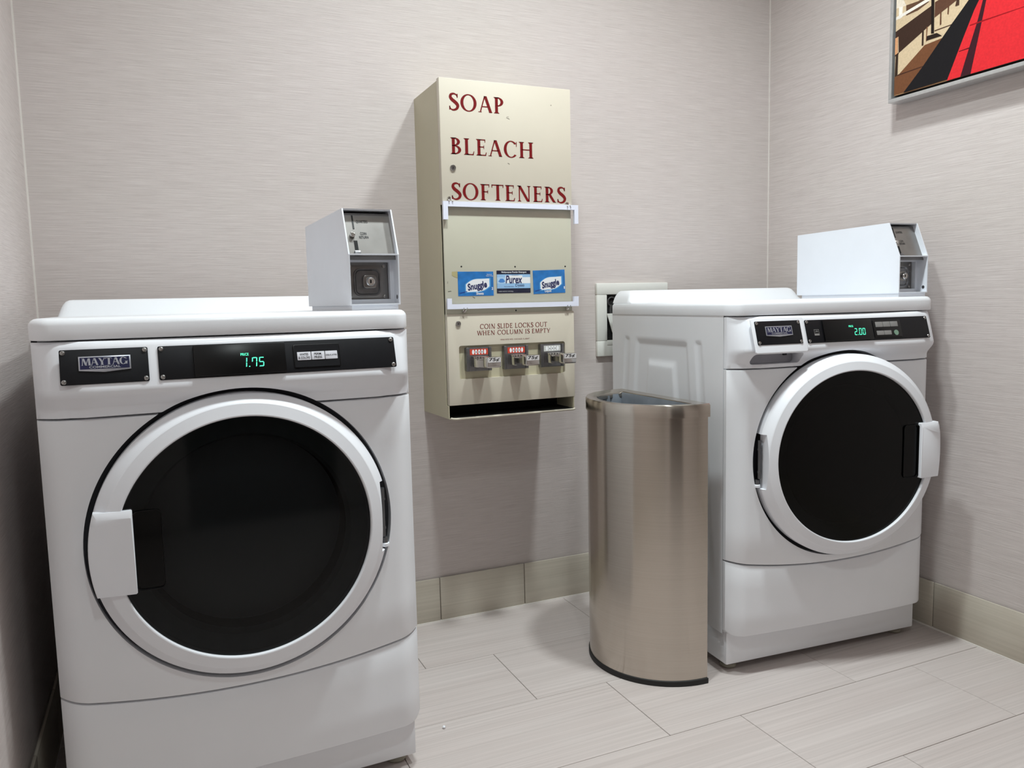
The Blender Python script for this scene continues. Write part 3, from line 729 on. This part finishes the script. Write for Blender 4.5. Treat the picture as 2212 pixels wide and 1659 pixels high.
def machine(name, loc, rz, washer, label, cat):
    R_ = empty(name, loc, rz, label, cat)
    box('cabinet', (.009, .0125, Z_LOW), (W, DEP-.006, Z_LID+.004), ENAMEL, R_, .002)
    side_relief(R_)
    con = console(R_)
    fp = panel('front_panel', lambda u: kick(u)+.0016, lambda u: Z_SEAM-.0012, lambda u, z: front_v(u), ENAMEL, R_, nz=6)
    lp = panel('lower_panel', lambda u: Z_LOW+.012*max(0, 1-min(u, W-u)/.020)**2, lambda u: kick(u)-.0016, lambda u, z: front_v(u)+.002, ENAMEL, R_, nz=3)
    uc = W-DC if washer else DC
    cut = lathe('cut', [(0, -.03), (.2845, -.03), (.2845, .2), (0, .2)], DARK, R_, plane_frame((uc, .02, DZ), (1, 0, 0), (0, 0, 1)), 144)
    boolean(fp, cut); boolean(con, cut); drop(cut)
    Fd = plane_frame((uc, 0, DZ), (1, 0, 0), (0, 0, 1))
    lathe('door_gasket', [(.236, -.010), (.236, .008), (.262, .008), (.270, .014), (.2842, .016), (.2842, -.010)], GASKET, R_, Fd, 120, True)
    lathe('drum', [(.205, .004), (.20, -.06), (.19, -.30), (0, -.31)], DRUM2, R_, Fd, 64)
    boxes('base', [((.010, .008, Z_FOOT+.004), (W-.010, DEP-.02, Z_LOW+.002))], ENAMEL, R_, None, .004)
    for a in (.045, W-.045):
        for b in (.050, DEP-.07):
            f = lathe('foot', [(0, 0), (.021, 0), (.023, .003), (.020, .009), (.009, .013), (.007, .018), (.007, Z_FOOT+.008-Z_FLOOR), (0, Z_FOOT+.008-Z_FLOOR)], FOOTM, R_, Matrix.Translation((a, b, Z_FLOOR)), 28)
    L_ = lid(R_); coin_box(R_)
    dg = door(R_, washer, .1075 if washer else 0.0, SMOKEB if washer else SMOKE, None)
    # ---- control face
    F = con_frame(); s0, s1 = cs(.9515), cs(1.0115)
    if not washer:
        prism('brand_plate', rrect(.0455, s0, .1850, s1, .003), 0, .002, XY, BLACKP, con, .0004, F)
        for a in (.0510, .1795):
            for b in (s0+.0055, s1-.0055): screw(con, F, a, b, .002)
        badge(con, F, .0745, .1565, cs(.9715), cs(.9985))
        prism('control_plate', rrect(.2010, s0, .6420, s1, .003), 0, .002, XY, BLACKP, con, .0004, F)
        for a in (.2070, .6355):
            for b in (s0+.0055, s1-.0055): screw(con, F, a, b, .002)
        box('display', (.2600, cs(.9535), .001), (.4240, cs(1.0090), .0065), GLOSSK, con, .0012, 2, F)
        text('display_word', 'PRICE', (.3420, cs(.9865), .3565, cs(.9915)), GREENL, con, F, .0068, bold=.015)
        digits('display_digits', '1.75', (.3440, cs(.9655), .3860, cs(.9830)), con, F, .0068, GREENL, .10)
        o_ = rrect(.4390, cs(.9590), .5290, cs(1.0035), .003); nn = len(o_)
        prism('key_frame', o_, .002, .0034, XY, GLOSSK, con, .0006, F)
        prism('key_field', rrect(.4410, cs(.9605), .5270, cs(1.0020), .0025), .0030, .0036, XY, BLACKP, con, 0, F)
        for a, b, tx in ((.4460, .4720, 'WHITES\n& COLORS'), (.4732, .4985, 'PERM.\nPRESS'), (.4997, .5235, 'DELICATES')):
            prism('key', rrect(a, cs(.9735), b, cs(.9890), .0008), .0036, .0046, XY, KEYL, con, .0002, F)
            g = .0012 if 'D' in tx[:1] else .0022
            hh = (.9798, .9826) if tx == 'DELICATES' else (.9758, .9866)
            text('key_lettering', tx, (a+g+(.003 if 'PERM' in tx else 0), cs(hh[0]), b-g-(.003 if 'PERM' in tx else 0), cs(hh[1])), INK, con, F, .0049, bold=.008)
    else:
        prism('detergent_drawer', rrect(.0380, cs(.9300), .2020, cs(1.0205), .006), -.001, .0045, XY, WPLAS, con, .0022, F, seg=3)
        prism('brand_plate', rrect(.0470, s0, .1890, s1, .003), .0042, .0060, XY, BLACKP, con, .0004, F)
        for a in (.0525, .1835):
            for b in (s0+.0055, s1-.0055): screw(con, F, a, b, .0060)
        Fb = F @ Matrix.Translation((0, 0, .004))
        badge(con, Fb, .0760, .1590, cs(.9710), cs(.9975))
        # finger pull cut under the drawer
        pu = rrect(.046, .9005, .200, .9285, .010)
        c2 = prism('cut', pu, -.09, .004, XZ, DARK, R_); boolean(con, c2); drop(c2)
        prism('drawer_pull', rrect(.0465, .9010, .1995, .9280, .010), -.012, .002, XZ, mat('pull_grey', (176, 176, 184), .4), con)
        box('pull_latch', (.168, -.020, .920), (.176, -.010, .926), INK, con)
        prism('control_plate', rrect(.2080, s0, .6300, s1, .003), 0, .002, XY, BLACKP, con, .0004, F)
        for a in (.2140, .6235):
            for b in (s0+.0055, s1-.0055): screw(con, F, a, b, .002)
        box('display', (.2620, cs(.9535), .001), (.4260, cs(1.0090), .0065), GLOSSK, con, .0012, 2, F)
        text('display_word', 'PRICE', (.3460, cs(.9875), .3610, cs(.9925)), GREENL, con, F, .0068, bold=.015)
        digits('display_digits', '2.00', (.3620, cs(.9660), .4020, cs(.9840)), con, F, .0068, GREENL, .06)
        # small square mark beside the display
        e0, e1, b0, b1 = .2330, .2490, cs(.9705), cs(.9865); t_ = .0008
        flat('energy_mark', [(0, [(e0, b0), (e1, b0), (e1, b1), (e0, b1)]), (1, [(e0+t_, b0+.005), (e1-t_, b0+.005), (e1-t_, b1-t_), (e0+t_, b1-t_)]),
             (0, [(e0+.003, b0+.008), (e0+.006, b0+.0125), (e0+.011, b0+.0125), (e1-.002, b0+.0095), (e0+.010, b0+.0105), (e0+.006, b0+.0105)])], [KEYG, INK], con, F, .0023)
        prism('key_field', rrect(.4330, cs(.9570), .5300, cs(1.0045), .003), .002, .0032, XY, GLOSSK, con, .0006, F)
        for a, b, y0, y1, n_ in ((.4410, .4660, .9855, .9995, 2), (.4672, .4920, .9855, .9995, 1), (.4932, .5190, .9855, .9995, 1), (.4410, .4660, .9640, .9755, 1), (.4672, .4920, .9640, .9755, 1)):
            k_ = prism('key', rrect(a, cs(y0), b, cs(y1), .0008), .0032, .0042, XY, KEYG, con, .0002, F)
        cyl('start_key', .0075, .0032, .0046, GREENB, con, F @ Matrix.Translation((.5090, cs(.9690), 0)), 24)
    # true size and height above the floor (the parts above are laid out on a 0.686 m wide pattern)
    for ch in R_.children: ch.matrix_local = Matrix.Translation((0, 0, -Z_FLOOR)) @ ch.matrix_local
    R_.scale = (MS, MS, MS)
    return R_

machine('tumble_dryer', (LX, LY, 0), .0275, False, 'large white coin-operated dryer with green 1.75 price display and closed round door', 'dryer')
machine('washing_machine', (RX, RY, 0), -.0667, True, 'white coin-operated washer with green 2.00 price display and round door slightly ajar', 'washer')

# ================================================================== soap vending cabinet
SX, SZ, SYF = 0.8595, 0.7283, -0.2477
SW, SH, SD = 0.4317, 1.0033, 0.2477
V_ = empty('vending_cabinet', (SX, SYF, SZ), 0, 'tall beige metal wall cabinet vending soap, bleach and softeners', 'vending machine')
dd = .022
sd = [(.0, .0), (dd, .0)]
bm = bmesh.new(); th = .0022
side = [(dd, SH-.006), (SD, SH-.006), (SD, -.0035), (0.002, .0), (0.002, .040), (dd, .040)]
bm_prism(bm, side, .0008, th+.0008, YZ); bm_prism(bm, side, SW-th-.0008, SW-.0008, YZ)
bm_box(bm, (th, dd, SH-.006-th), (SW-th, SD, SH-.006)); bm_box(bm, (th, SD-th, -.003), (SW-th, SD, SH-.006))
bm_prism(bm, [(.002, -.001), (SD, -.0045), (SD, -.0025), (.002, .001)], th, SW-th, YZ)
finish('shell', bm, BEIGED, V_)
# delivery tray: dark chute and rolled lip
box('tray_back', (th+.001, .12, .0), (SW-th-.001, .122, .05), DARK, V_)
box('tray_floor', (th+.001, .006, .0012), (SW-th-.001, .12, .0022), DARK, V_)
tube('tray_lip', [(.006, -.002, .0015), (.012, -.008, .0005), (.02, -.010, .0), (SW-.012, -.010, .0), (SW-.004, -.006, .001)], .0034, BEIGE, V_, None, 12)
# upper door
FV = FRONT((0, 0, 0))
ud = box('upper_door', (0, 0, .640), (SW, dd, SH), BEIGE, V_, .002)
roman('door_lettering', 'SOAP', (.0300, .9130, .2030, .9600), RED, ud, FV, T=.175, t=.06)
roman('door_lettering', 'BLEACH', (.0310, .7865, .3000, .8340), RED, ud, FV, T=.175, t=.06)
roman('door_lettering', 'SOFTENERS', (.0300, .6555, .4115, .7030), RED, ud, FV, T=.175, t=.06)
def lock(parent, x, z, r):
    F = FRONT((x, 0, z))
    o = lathe('lock', [(0, -.004), (r, -.004), (r, .003), (r*.86, .0048), (r*.62, .0048), (r*.58, .0036), (0, .0036)], SCREWM, parent, F, 32)
    prism('keyhole', rrect(-r*.14, -r*.42, r*.14, r*.30, r*.13), .0037, .0041, XY, INK, parent, 0, F)
lock(ud, .0360, .7465, .0090)
flat('scuff_marks', [(0, [(.212, .902), (.222, .8985), (.2222, .8995), (.212, .9028)]), (0, [(.213, .9045), (.220, .9055), (.220, .906), (.213, .9052)]), (0, [(.213, .768), (.219, .7655), (.2195, .7665), (.2135, .769)]), (0, [(.362, .951), (.364, .949), (.3645, .952)])], [mat('scuff_ink', (70, 66, 58), .6)], ud, FV, .0005)['kind'] = 'stuff'
# sign panel in the middle, behind a clear sheet held by white channels
sp = box('sign_panel', (.0022, .004, .300), (SW-.0022, .012, .652), BEIGEG, V_, .001)
F4 = FRONT((0, .004, 0))
for a, b in ((.0551, .4582), (.2318, .4572), (.4065, .4577), (.2317, .3227)):
    cyl('screw_hole', .0026, .0001, .0004, INK, sp, F4 @ Matrix.Translation((a, b, 0)), 14)
flat('scuff_marks', [(0, [(.010, .385), (.020, .3862), (.0215, .3835), (.019, .3845), (.0105, .3832)]), (0, [(.0088, .408), (.0102, .415), (.011, .414), (.0098, .4075)]), (0, [(.088, .3665), (.096, .3625), (.0965, .364), (.0885, .3675)]),
    (1, [(.024, .443), (.042, .444), (.042, .424), (.030, .428), (.024, .432)])], [mat('scuff_ink', (70, 66, 58)), mat('glue_stain', (176, 166, 122), .5)], sp, F4, .0004)['kind'] = 'stuff'
box('clear_sheet', (.001, -.0035, .338), (SW+.008, -.0022, .642), CLEAR, V_)
def channel(name, zs, zt, drops, x0, x1, tilt):
    """white plastic U channel along the sheet's edge with short returns"""
    (xa, xb, za, zb), (xc, xd, zc, zd) = drops
    if za < zs: poly = [(x0, zt), (x0, za), (xb, za), (xb, zs), (xc, zs), (xc, zc), (x1, zc), (x1, zt)]
    else: poly = [(x0, zs), (x0, zb), (xb, zb), (xb, zt), (xc, zt), (xc, zd), (x1, zd), (x1, zs)]
    return prism(name, poly, -.010, -.0005, XZ, CHANW, V_, 0, None, None)
channel('sign_channel', .6335, .6485, [(-.001, .0135, .5955, .6485), (.4355, .4490, .5905, .6485)], -.001, .4490, 0)
channel('sign_channel', .3315, .3465, [(.003, .0172, .3315, .3635), (.4300, .4463, .3315, .3625)], .003, .4463, 0)
for x, z, s in ((.0200, .6575, 1), (.4130, .6520, 1), (.0560, .3230, -1), (.4070, .3235, -1)):
    F = FRONT((x, -.001, z))
    c = lathe('clip_screw', [(0, 0), (.0052, 0), (.0056, .004), (.004, .0075), (0, .0085)], CHROME, V_, F, 18)
    tube('clip_prong', [(-.004, 0, .004), (-.003, -.006*s, .010), (-.002, -.012*s, .0115)], .0013, CHROME, c, Matrix.Identity(4), 8)
    tube('clip_prong', [(.003, 0, .004), (.007, -.006*s, .010), (.009, -.012*s, .0115)], .0013, CHROME, c, Matrix.Identity(4), 8)
# product labels
def sticker(x0, z0, x1, z1, rot, kind, lab):
    cx_, cz = (x0+x1)/2, (z0+z1)/2; w, h = (x1-x0)/2, (z1-z0)/2
    F = FRONT((cx_, .0038, cz)) @ Matrix.Rotation(rot, 4, 'Z')
    base = STDARK if kind == 'powder' else STBLUE
    o = box('product_label', (-w, -h, 0), (w, h, .0007), base, V_, 0, 1, F)
    o['label'] = lab; I = Matrix.Identity(4)
    if kind != 'powder':
        N_ = 24; up_, lo_ = [], []
        for i in range(N_+1):
            t = i/N_; x = -w*.66+1.32*w*t+ (w*.10)
            mid = -h*.36+h*.46*t+h*.06*math.sin(2*PI*t)
            wd = h*.52*(math.sin(PI*(0.12+.76*t)))**.5
            up_.append((x, mid+wd)); lo_.append((x, mid-wd))
        sw = up_+lo_[::-1]
        gl = [((a-w*.05)*1.10+w*.05, (b)*1.10) for a, b in sw]
        flat('label_print', [(2, gl), (0, sw), (1, [(-w*.9, -h*.80), (-w*.50, -h*.66), (-w*.50, -h*.60), (-w*.9, -h*.72)])], [WHITEI, mat('label_dark_blue', (24, 60, 140), .4), mat('label_sky', (86, 160, 214), .4)], o, I, .0010)
        text('label_print', 'Snuggle', (-w*.50, -h*.62, w*.60, h*.12), NAVYI, o, I @ Matrix.Rotation(math.radians(9), 4, 'Z'), .0016, 0.1, .03)
        if kind == 'sheets':
            text('label_print', 'Sheets', (0, -h*.92, w*.42, -h*.68), WHITEI, o, I, .0014, 0, .02)
            text('label_print', '2', (w*.88, -h*.52, w*.97, -h*.30), WHITEI, o, I, .0014, 0, .02)
            text('label_print', 'Reduces\nStatic Cling', (w*.58, h*.58, w*.97, h*.80), WHITEI, o, I, .0014)
        else:
            text('label_print', 'Liquid', (-w*.30, -h*.95, w*.10, -h*.66), WHITEI, o, I, .0014, 0, .02)
            text('label_print', '1', (w*.91, -h*.66, w*.97, -h*.44), WHITEI, o, I, .0014, 0, .02)
    else:
        flat('label_print', [(0, [(-w*.99, -h*.58), (w*.99, -h*.58), (w*.99, h*.66), (-w*.99, h*.66)]), (1, [(-w*.99, -h*.14), (w*.99, -h*.14), (w*.99, h*.40), (-w*.99, h*.40)]), (2, [(-w*.50, -h*.12), (w*.52, -h*.12), (w*.52, h*.56), (-w*.50, h*.56)]),
             (2, [(w*.50, -h*.14), (w*.99, -h*.14), (w*.99, h*.40), (w*.50, h*.40)]),
             (3, [(-w*.92, h*.06), (-w*.86, h*.12), (-w*.80, h*.28), (-w*.62, h*.28), (-w*.56, h*.12), (-w*.50, h*.06), (-w*.58, -h*.02), (-w*.62, -h*.06), (-w*.80, -h*.06), (-w*.86, -h*.02)])], [STPALE, mat('label_light', (176, 208, 236), .4), WHITEI, STMID], o, I, .0010)
        text('label_print', 'Purex', (-w*.48, -h*.14, w*.50, h*.56), NAVYI, o, I, .0017, .12, .02)
        text('label_print', 'Crystals', (w*.08, -h*.50, w*.62, -h*.18), NAVYI, o, I, .0017, .2)
        text('label_print', 'Multipurpose Powder Detergent', (-w*.72, h*.74, w*.76, h*.93), WHITEI, o, I, .0014, 0, .015)
        text('label_print', 'fresh spring waters', (-w*.58, -h*.47, 0, -h*.36), NAVYI, o, I, .0017)
        text('label_print', '1 LOAD • NET WT 1.4 OZ (40 g)', (-w*.92, -h*.90, -w*.05, -h*.80), WHITEI, o, I, .0014)
        text('label_print', 'PROFESSIONAL', (-w*.12, h*.56, w*.30, h*.63), NAVYI, o, I, .0017)
sticker(.0425, .3700, .1580, .4430, 0, 'sheets', 'blue fabric softener sheets label')
sticker(.1690, .3765, .2830, .4458, 0, 'powder', 'pale blue and navy powder detergent label')
sticker(.2925, .3735, .4045, .4465, .025, 'liquid', 'blue liquid fabric softener label')
# lower door with a window for the coin slides
ldr = box('lower_door', (.0035, 0, .040), (SW+.002, dd, .3165), BEIGE, V_, .002)
rc = prism('cut', rrect(.0385, .1190, .3990, .2205, .007), -.02, .05, XZ, DARK, V_); boolean(ldr, rc); drop(rc)
box('slide_backing', (.030, .010, .110), (.408, .014, .230), BEIGED, V_)
lock(ldr, .0382, .2876, .0082)
roman('door_lettering', 'COIN SLIDE LOCKS OUT', (.1085, .2697, .3365, .2840), RED, ldr, FV, T=.13, t=.07)
roman('door_lettering', 'WHEN COLUMN IS EMPTY', (.0983, .2506, .3474, .2640), RED, ldr, FV, T=.13, t=.07)
text('maker_lettering', 'VEND RITE MFG. CHICAGO, IL 60647', (.1740, .2318, .2740, .2362), RED, ldr, FV, .0006)
for i, (x, lcol) in enumerate(((.0995, STORANGE), (.2240, STORANGE), (.3490, STGREY))):
    F = FRONT((x, 0, .1785))
    s = prism('coin_slide', rrect(-.0410, -.0365, .0410, .0355, .004), -.010, .007, XY, STEELD, V_, .0012, F)
    s['label'] = ['coin slide on the left with red coin chart', 'coin slide in the middle with red coin chart', 'coin slide on the right with pale coin chart'][i]
    I = Matrix.Identity(4)
    prism('slide_rail', [(-.041, -.0365), (-.033, -.0365), (-.033, .0355), (-.041, .0355)], .007, .0095, XY, STEELD, s, .0005, I)
    prism('slide_rail', [(.033, -.0365), (.041, -.0365), (.041, .0355), (.033, .0355)], .007, .0095, XY, STEELD, s, .0005, I)
    box('coin_chart', (-.0290, .0130, .0070), (.0300, .0310, .0078), lcol, s, 0, 1, I)
    el = lambda cx_, cy_, a, b: [(cx_+a*math.cos(2*PI*k/16), cy_+b*math.sin(2*PI*k/16)) for k in range(16)]
    cxs = [-.0185, -.0090, .0010, .0105, .0200]
    flat('coin_print', [(0, el(a, .0220, .0037, .0072)) for a in cxs], [WHITEI], s, I, .0080)
    for a in cxs[1:4]: text('coin_print', '25', (a-.0024, .0196, a+.0024, .0240), INK, s, I, .0086, 0, .02)
    # tongue: slotted coin carrier sticking out, with grip and price plate
    bm = bmesh.new()
    for k in range(5):
        a = -.0225+.0095*k
        bm_box(bm, (a-.0036, .0035, .007), (a+.0036, .0095, .040), .0006)
    bm_box(bm, (-.0270, -.0215, .007), (.0280, .0040, .055), .0010)
    bm_prism(bm, [(-.027, .054), (.028, .054), (.016, .098), (-.016, .098)], -.020, .001, lambda a, b, d: (a, d, b))
    finish('slide_tongue', bm, CHROME, s, I, 30)
    prism('slide_grip', rrect(-.0225, -.0190, .0225, .0120, .005), .096, .128, XY, CHROME, s, .003, I, seg=3)
    box('price_plate', (-.0205, -.0040, .1275), (.0215, .0125, .1292), CHROME if i else CHROME, s, .0005, 1, I)
    flat('price_field', [(0, [(-.0195, -.0030), (.0205, -.0030), (.0205, .0115), (-.0195, .0115)])], [mat('plate_silver', (208, 204, 204), .4)], s, I, .1294)
    text('price_lettering', '75¢', (-.0165, -.0012, .0165, .0100), INK, s, I, .1298, .12, .012)

# ================================================================== wall outlet box behind the washer
ob = empty('laundry_outlet_box', (1.5139, -.0, .874), 0, 'white plastic laundry water outlet box set in the wall behind the washer', 'outlet box')
ow, oh = .3045, .2630
bm = bmesh.new()
for lo, hi in (((0, -.014, 0), (ow, 0, .056)), ((0, -.014, .222), (ow, 0, oh)), ((0, -.014, .056), (.042, 0, .222)), ((ow-.042, -.014, .056), (ow, 0, .222))): bm_box(bm, lo, hi, .003)
finish('face_frame', bm, OUTLETW, ob, None, 35)
box('recess', (.040, -.0035, .054), (ow-.040, -.001, .224), DARK, ob)
tube('hose_coil', [(.065+.016*math.cos(t*.4), -.007, .196+.016*math.sin(t*.4)) for t in range(16)], .0030, mat('hose_grey', (60, 58, 58), .5), ob, None, 8, True)
tube('hose', [(.062, -.007, .185), (.058, -.008, .165), (.060, -.008, .150)], .005, mat('hose_grey'), ob)
prism('recess_flap', [(.040, .154), (.120, .154), (.120, .060), (.062, .085)], -.016, -.013, XZ, OUTLETW, ob)
box('drain_tab', (.040, -.016, .040), (.110, -.012, .058), OUTLETW, ob, .002)

# ================================================================== half-round waste bin
BX, BY, BL, BD, BHt = 1.424, -.5455, .452, .226, .792
bn = empty('waste_bin', (BX, BY, 0), 0, 'half-round brushed stainless waste bin with grey liner standing against the washer', 'waste bin')
def half(L_, D_, x=0.0, n=40, r=.010):
    return [(x-D_*math.cos(a), L_/2*math.sin(a)) for a in [-PI/2+PI*i/n for i in range(n+1)]]
def loft(name, rings, material, parent, cap=False, smooth=40):
    bm = bmesh.new(); R_ = [[bm.verts.new((a, b, z)) for a, b in q] for q, z in rings]; n = len(R_[0])
    for k in range(len(R_)-1):
        for i in range(n): bm.faces.new((R_[k][i], R_[k][(i+1) % n], R_[k+1][(i+1) % n], R_[k+1][i]))
    if cap: bm.faces.new(R_[0])
    return finish(name, bm, material, parent, None, smooth)
loft('bin_body', [(half(BL-.012, BD-.006, -.003), .014), (half(BL-.012, BD-.006, -.003), BHt-.030)], STAIN, bn)
loft('base_ring', [(half(BL-.006, BD-.003, -.002), 0), (half(BL-.004, BD-.002, -.002), .002), (half(BL-.004, BD-.002, -.002), .015), (half(BL-.014, BD-.008, -.004), .0165)], RUBBER, bn, True)
loft('rim', [(half(BL-.010, BD-.005, -.003), BHt-.036), (half(BL, BD), BHt-.036), (half(BL, BD), BHt-.004), (half(BL-.006, BD-.003, -.001), BHt), (half(BL-.090, BD-.060, -.026), BHt-.003), (half(BL-.094, BD-.062, -.027), BHt-.006), (half(BL-.094, BD-.062, -.027), BHt-.020)], STAIN, bn)
rg = []
for k, (ins, z) in enumerate(((.046, BHt-.005), (.049, BHt-.03), (.056, BHt-.12), (.07, BHt-.35), (.12, BHt-.6))):
    q = half(BL-2*ins, BD-ins*1.33, -ins*.6)
    rg.append(([(a+random.uniform(-.008, .002)*(k > 0)*(k < 4), b+random.uniform(-.006, .006)*(k > 0)) for a, b in q], z))
loft('bin_liner', rg, LINER, bn, False, 20)
bpy.data.objects['bin_liner'].data.flip_normals()

# ================================================================== framed picture on the right wall
PY, PZ, PT, PW, PH = -.6071, 1.6802, .058, .900, .640
pc = empty('framed_picture', (XR, PY, PZ), 0, 'red and black photograph print in a slim silver floater frame high on the wall', 'picture')
fw = .0115
FR = plane_frame((0, 0, 0), (0, -1, 0), (0, 0, 1))       # x to the viewer's right along the wall, z out of the wall
bm = bmesh.new()
for x0, y0, x1, y1 in ((0, 0, PW, fw), (0, PH-fw, PW, PH), (0, fw, fw, PH-fw), (PW-fw, fw, PW, PH-fw)): bm_box(bm, (x0, y0, .008), (x1, y1, PT), .0012, 2)
finish('frame', bm, FRAMEM, pc, FR, 35)
box('backing', (fw, fw, .002), (PW-fw, PH-fw, .012), INK, pc, 0, 1, FR)
cv = box('canvas', (.019, .019, .012), (PW-.019, PH-.019, .0530), mat('canvas_edge', (40, 32, 28), .7), pc, 0, 1, FR)
ART = [((150, 112, 80), [(0, 0), (.862, 0), (.862, .602), (0, .602)]),
    ((205, 182, 150), [(0.0, 0.029), (0.0, 0.393), (0.266, 0.293), (0.247, 0.209), (0.165, 0.128), (0.106, 0.125), (0.015, 0.062)]),
    ((225, 212, 195), [(0.0, 0.293), (0.026, 0.284), (0.036, 0.264), (0.0, 0.266)]),
    ((235, 228, 218), [(0.01, 0.267), (0.024, 0.265), (0.022, 0.233), (0.01, 0.231)]),
    ((95, 68, 52), [(0.036, 0.264), (0.078, 0.262), (0.115, 0.269), (0.116, 0.247), (0.079, 0.235), (0.037, 0.233)]),
    ((228, 220, 210), [(0.0, 0.24), (0.124, 0.261), (0.124, 0.251), (0.0, 0.231)]),
    ((60, 42, 34), [(0.0, 0.177), (0.0, 0.196), (0.125, 0.233), (0.126, 0.18), (0.013, 0.128), (0.011, 0.179)]),
    ((60, 42, 34), [(0.0, 0.121), (0.0, 0.127), (0.013, 0.13), (0.013, 0.125)]),
    ((92, 62, 48), [(0.137, 0.239), (0.19, 0.25), (0.229, 0.259), (0.23, 0.229), (0.19, 0.214), (0.137, 0.195)]),
    ((112, 72, 48), [(0.0, 0.004), (0.0, 0.057), (0.015, 0.062), (0.106, 0.125), (0.165, 0.128), (0.247, 0.209), (0.307, 0.269), (0.316, 0.274), (0.341, 0.265), (0.252, 0.207), (0.168, 0.122), (0.045, 0.004)]),
    ((70, 44, 34), [(0.013, 0.063), (0.103, 0.065), (0.105, 0.062), (0.009, 0.059)]),
    ((70, 44, 34), [(0.138, 0.158), (0.196, 0.158), (0.196, 0.156), (0.139, 0.155)]),
    ((32, 24, 22), [(0.122, 0.371), (0.133, 0.367), (0.137, 0.15), (0.127, 0.152)]),
    ((40, 30, 26), [(0.111, 0.149), (0.147, 0.148), (0.164, 0.135), (0.111, 0.136)]),
    ((55, 40, 32), [(0.003, 0.125), (0.012, 0.128), (0.011, 0.061), (0.001, 0.058)]),
    ((55, 40, 32), [(0.096, 0.168), (0.102, 0.169), (0.102, 0.126), (0.096, 0.126)]),
    ((120, 82, 58), [(0.111, 0.175), (0.115, 0.177), (0.112, 0.134), (0.11, 0.134)]),
    ((100, 66, 48), [(0.156, 0.204), (0.16, 0.205), (0.161, 0.169), (0.156, 0.168)]),
    ((100, 66, 48), [(0.181, 0.213), (0.185, 0.214), (0.184, 0.19), (0.18, 0.191)]),
    ((70, 50, 40), [(0.212, 0.235), (0.217, 0.233), (0.217, 0.205), (0.205, 0.205)]),
    ((205, 150, 110), [(0.0, 0.176), (0.01, 0.178), (0.01, 0.128), (0.0, 0.125)]),
    ((28, 26, 28), [(0.252, 0.212), (0.42, 0.40), (0.455, 0.40), (0.28, 0.198), (0.266, 0.175), (0.235, 0.109), (0.189, 0.004), (0.035, 0.002), (0.102, 0.063), (0.194, 0.157)]),
    ((214, 44, 50), [(0.28, 0.198), (0.455, 0.40), (0.862, 0.40), (0.862, 0.0), (0.186, 0.0), (0.235, 0.109), (0.266, 0.175)]),
    ((58, 26, 34), [(0.291, 0.194), (0.365, 0.40), (0.39, 0.40), (0.301, 0.19), (0.29, 0.135), (0.261, 0.0), (0.229, 0.0), (0.252, 0.069), (0.277, 0.142)]),
    ((150, 20, 28), [(0.253, 0.137), (0.29, 0.138), (0.406, 0.136), (0.862, 0.134), (0.862, 0.132), (0.407, 0.134), (0.254, 0.134)]),
    ((90, 20, 26), [(0.222, 0.074), (0.255, 0.075), (0.255, 0.072), (0.222, 0.072)])]
cols = []
for c, q in ART:
    if c not in cols: cols.append(c)
flat('print', [(cols.index(c), q) for c, q in ART], [mat('print_ink_%d' % i, c, .6, var=.08, vscale=(150, 150, 150), spec=.12) for i, c in enumerate(cols)], cv, FR @ Matrix.Translation((.019, .019, .0530)), .0004, .00008)
cv.matrix_local = FR
bpy.data.objects['print'].matrix_local = Matrix.Translation((.019, .019, .0530))

# tiny white crumb on the floor near the dryer
cr = bmesh.new(); bmesh.ops.create_icosphere(cr, subdivisions=2, radius=.0042)
for v in cr.verts: v.co *= random.uniform(.85, 1.1)
c = finish('floor_crumb', cr, WPLAS, None, Matrix.Translation((.675, -.665, .0036)), 60)
tag(c, 'tiny white plastic crumb on the floor tiles beside the dryer', 'crumb')
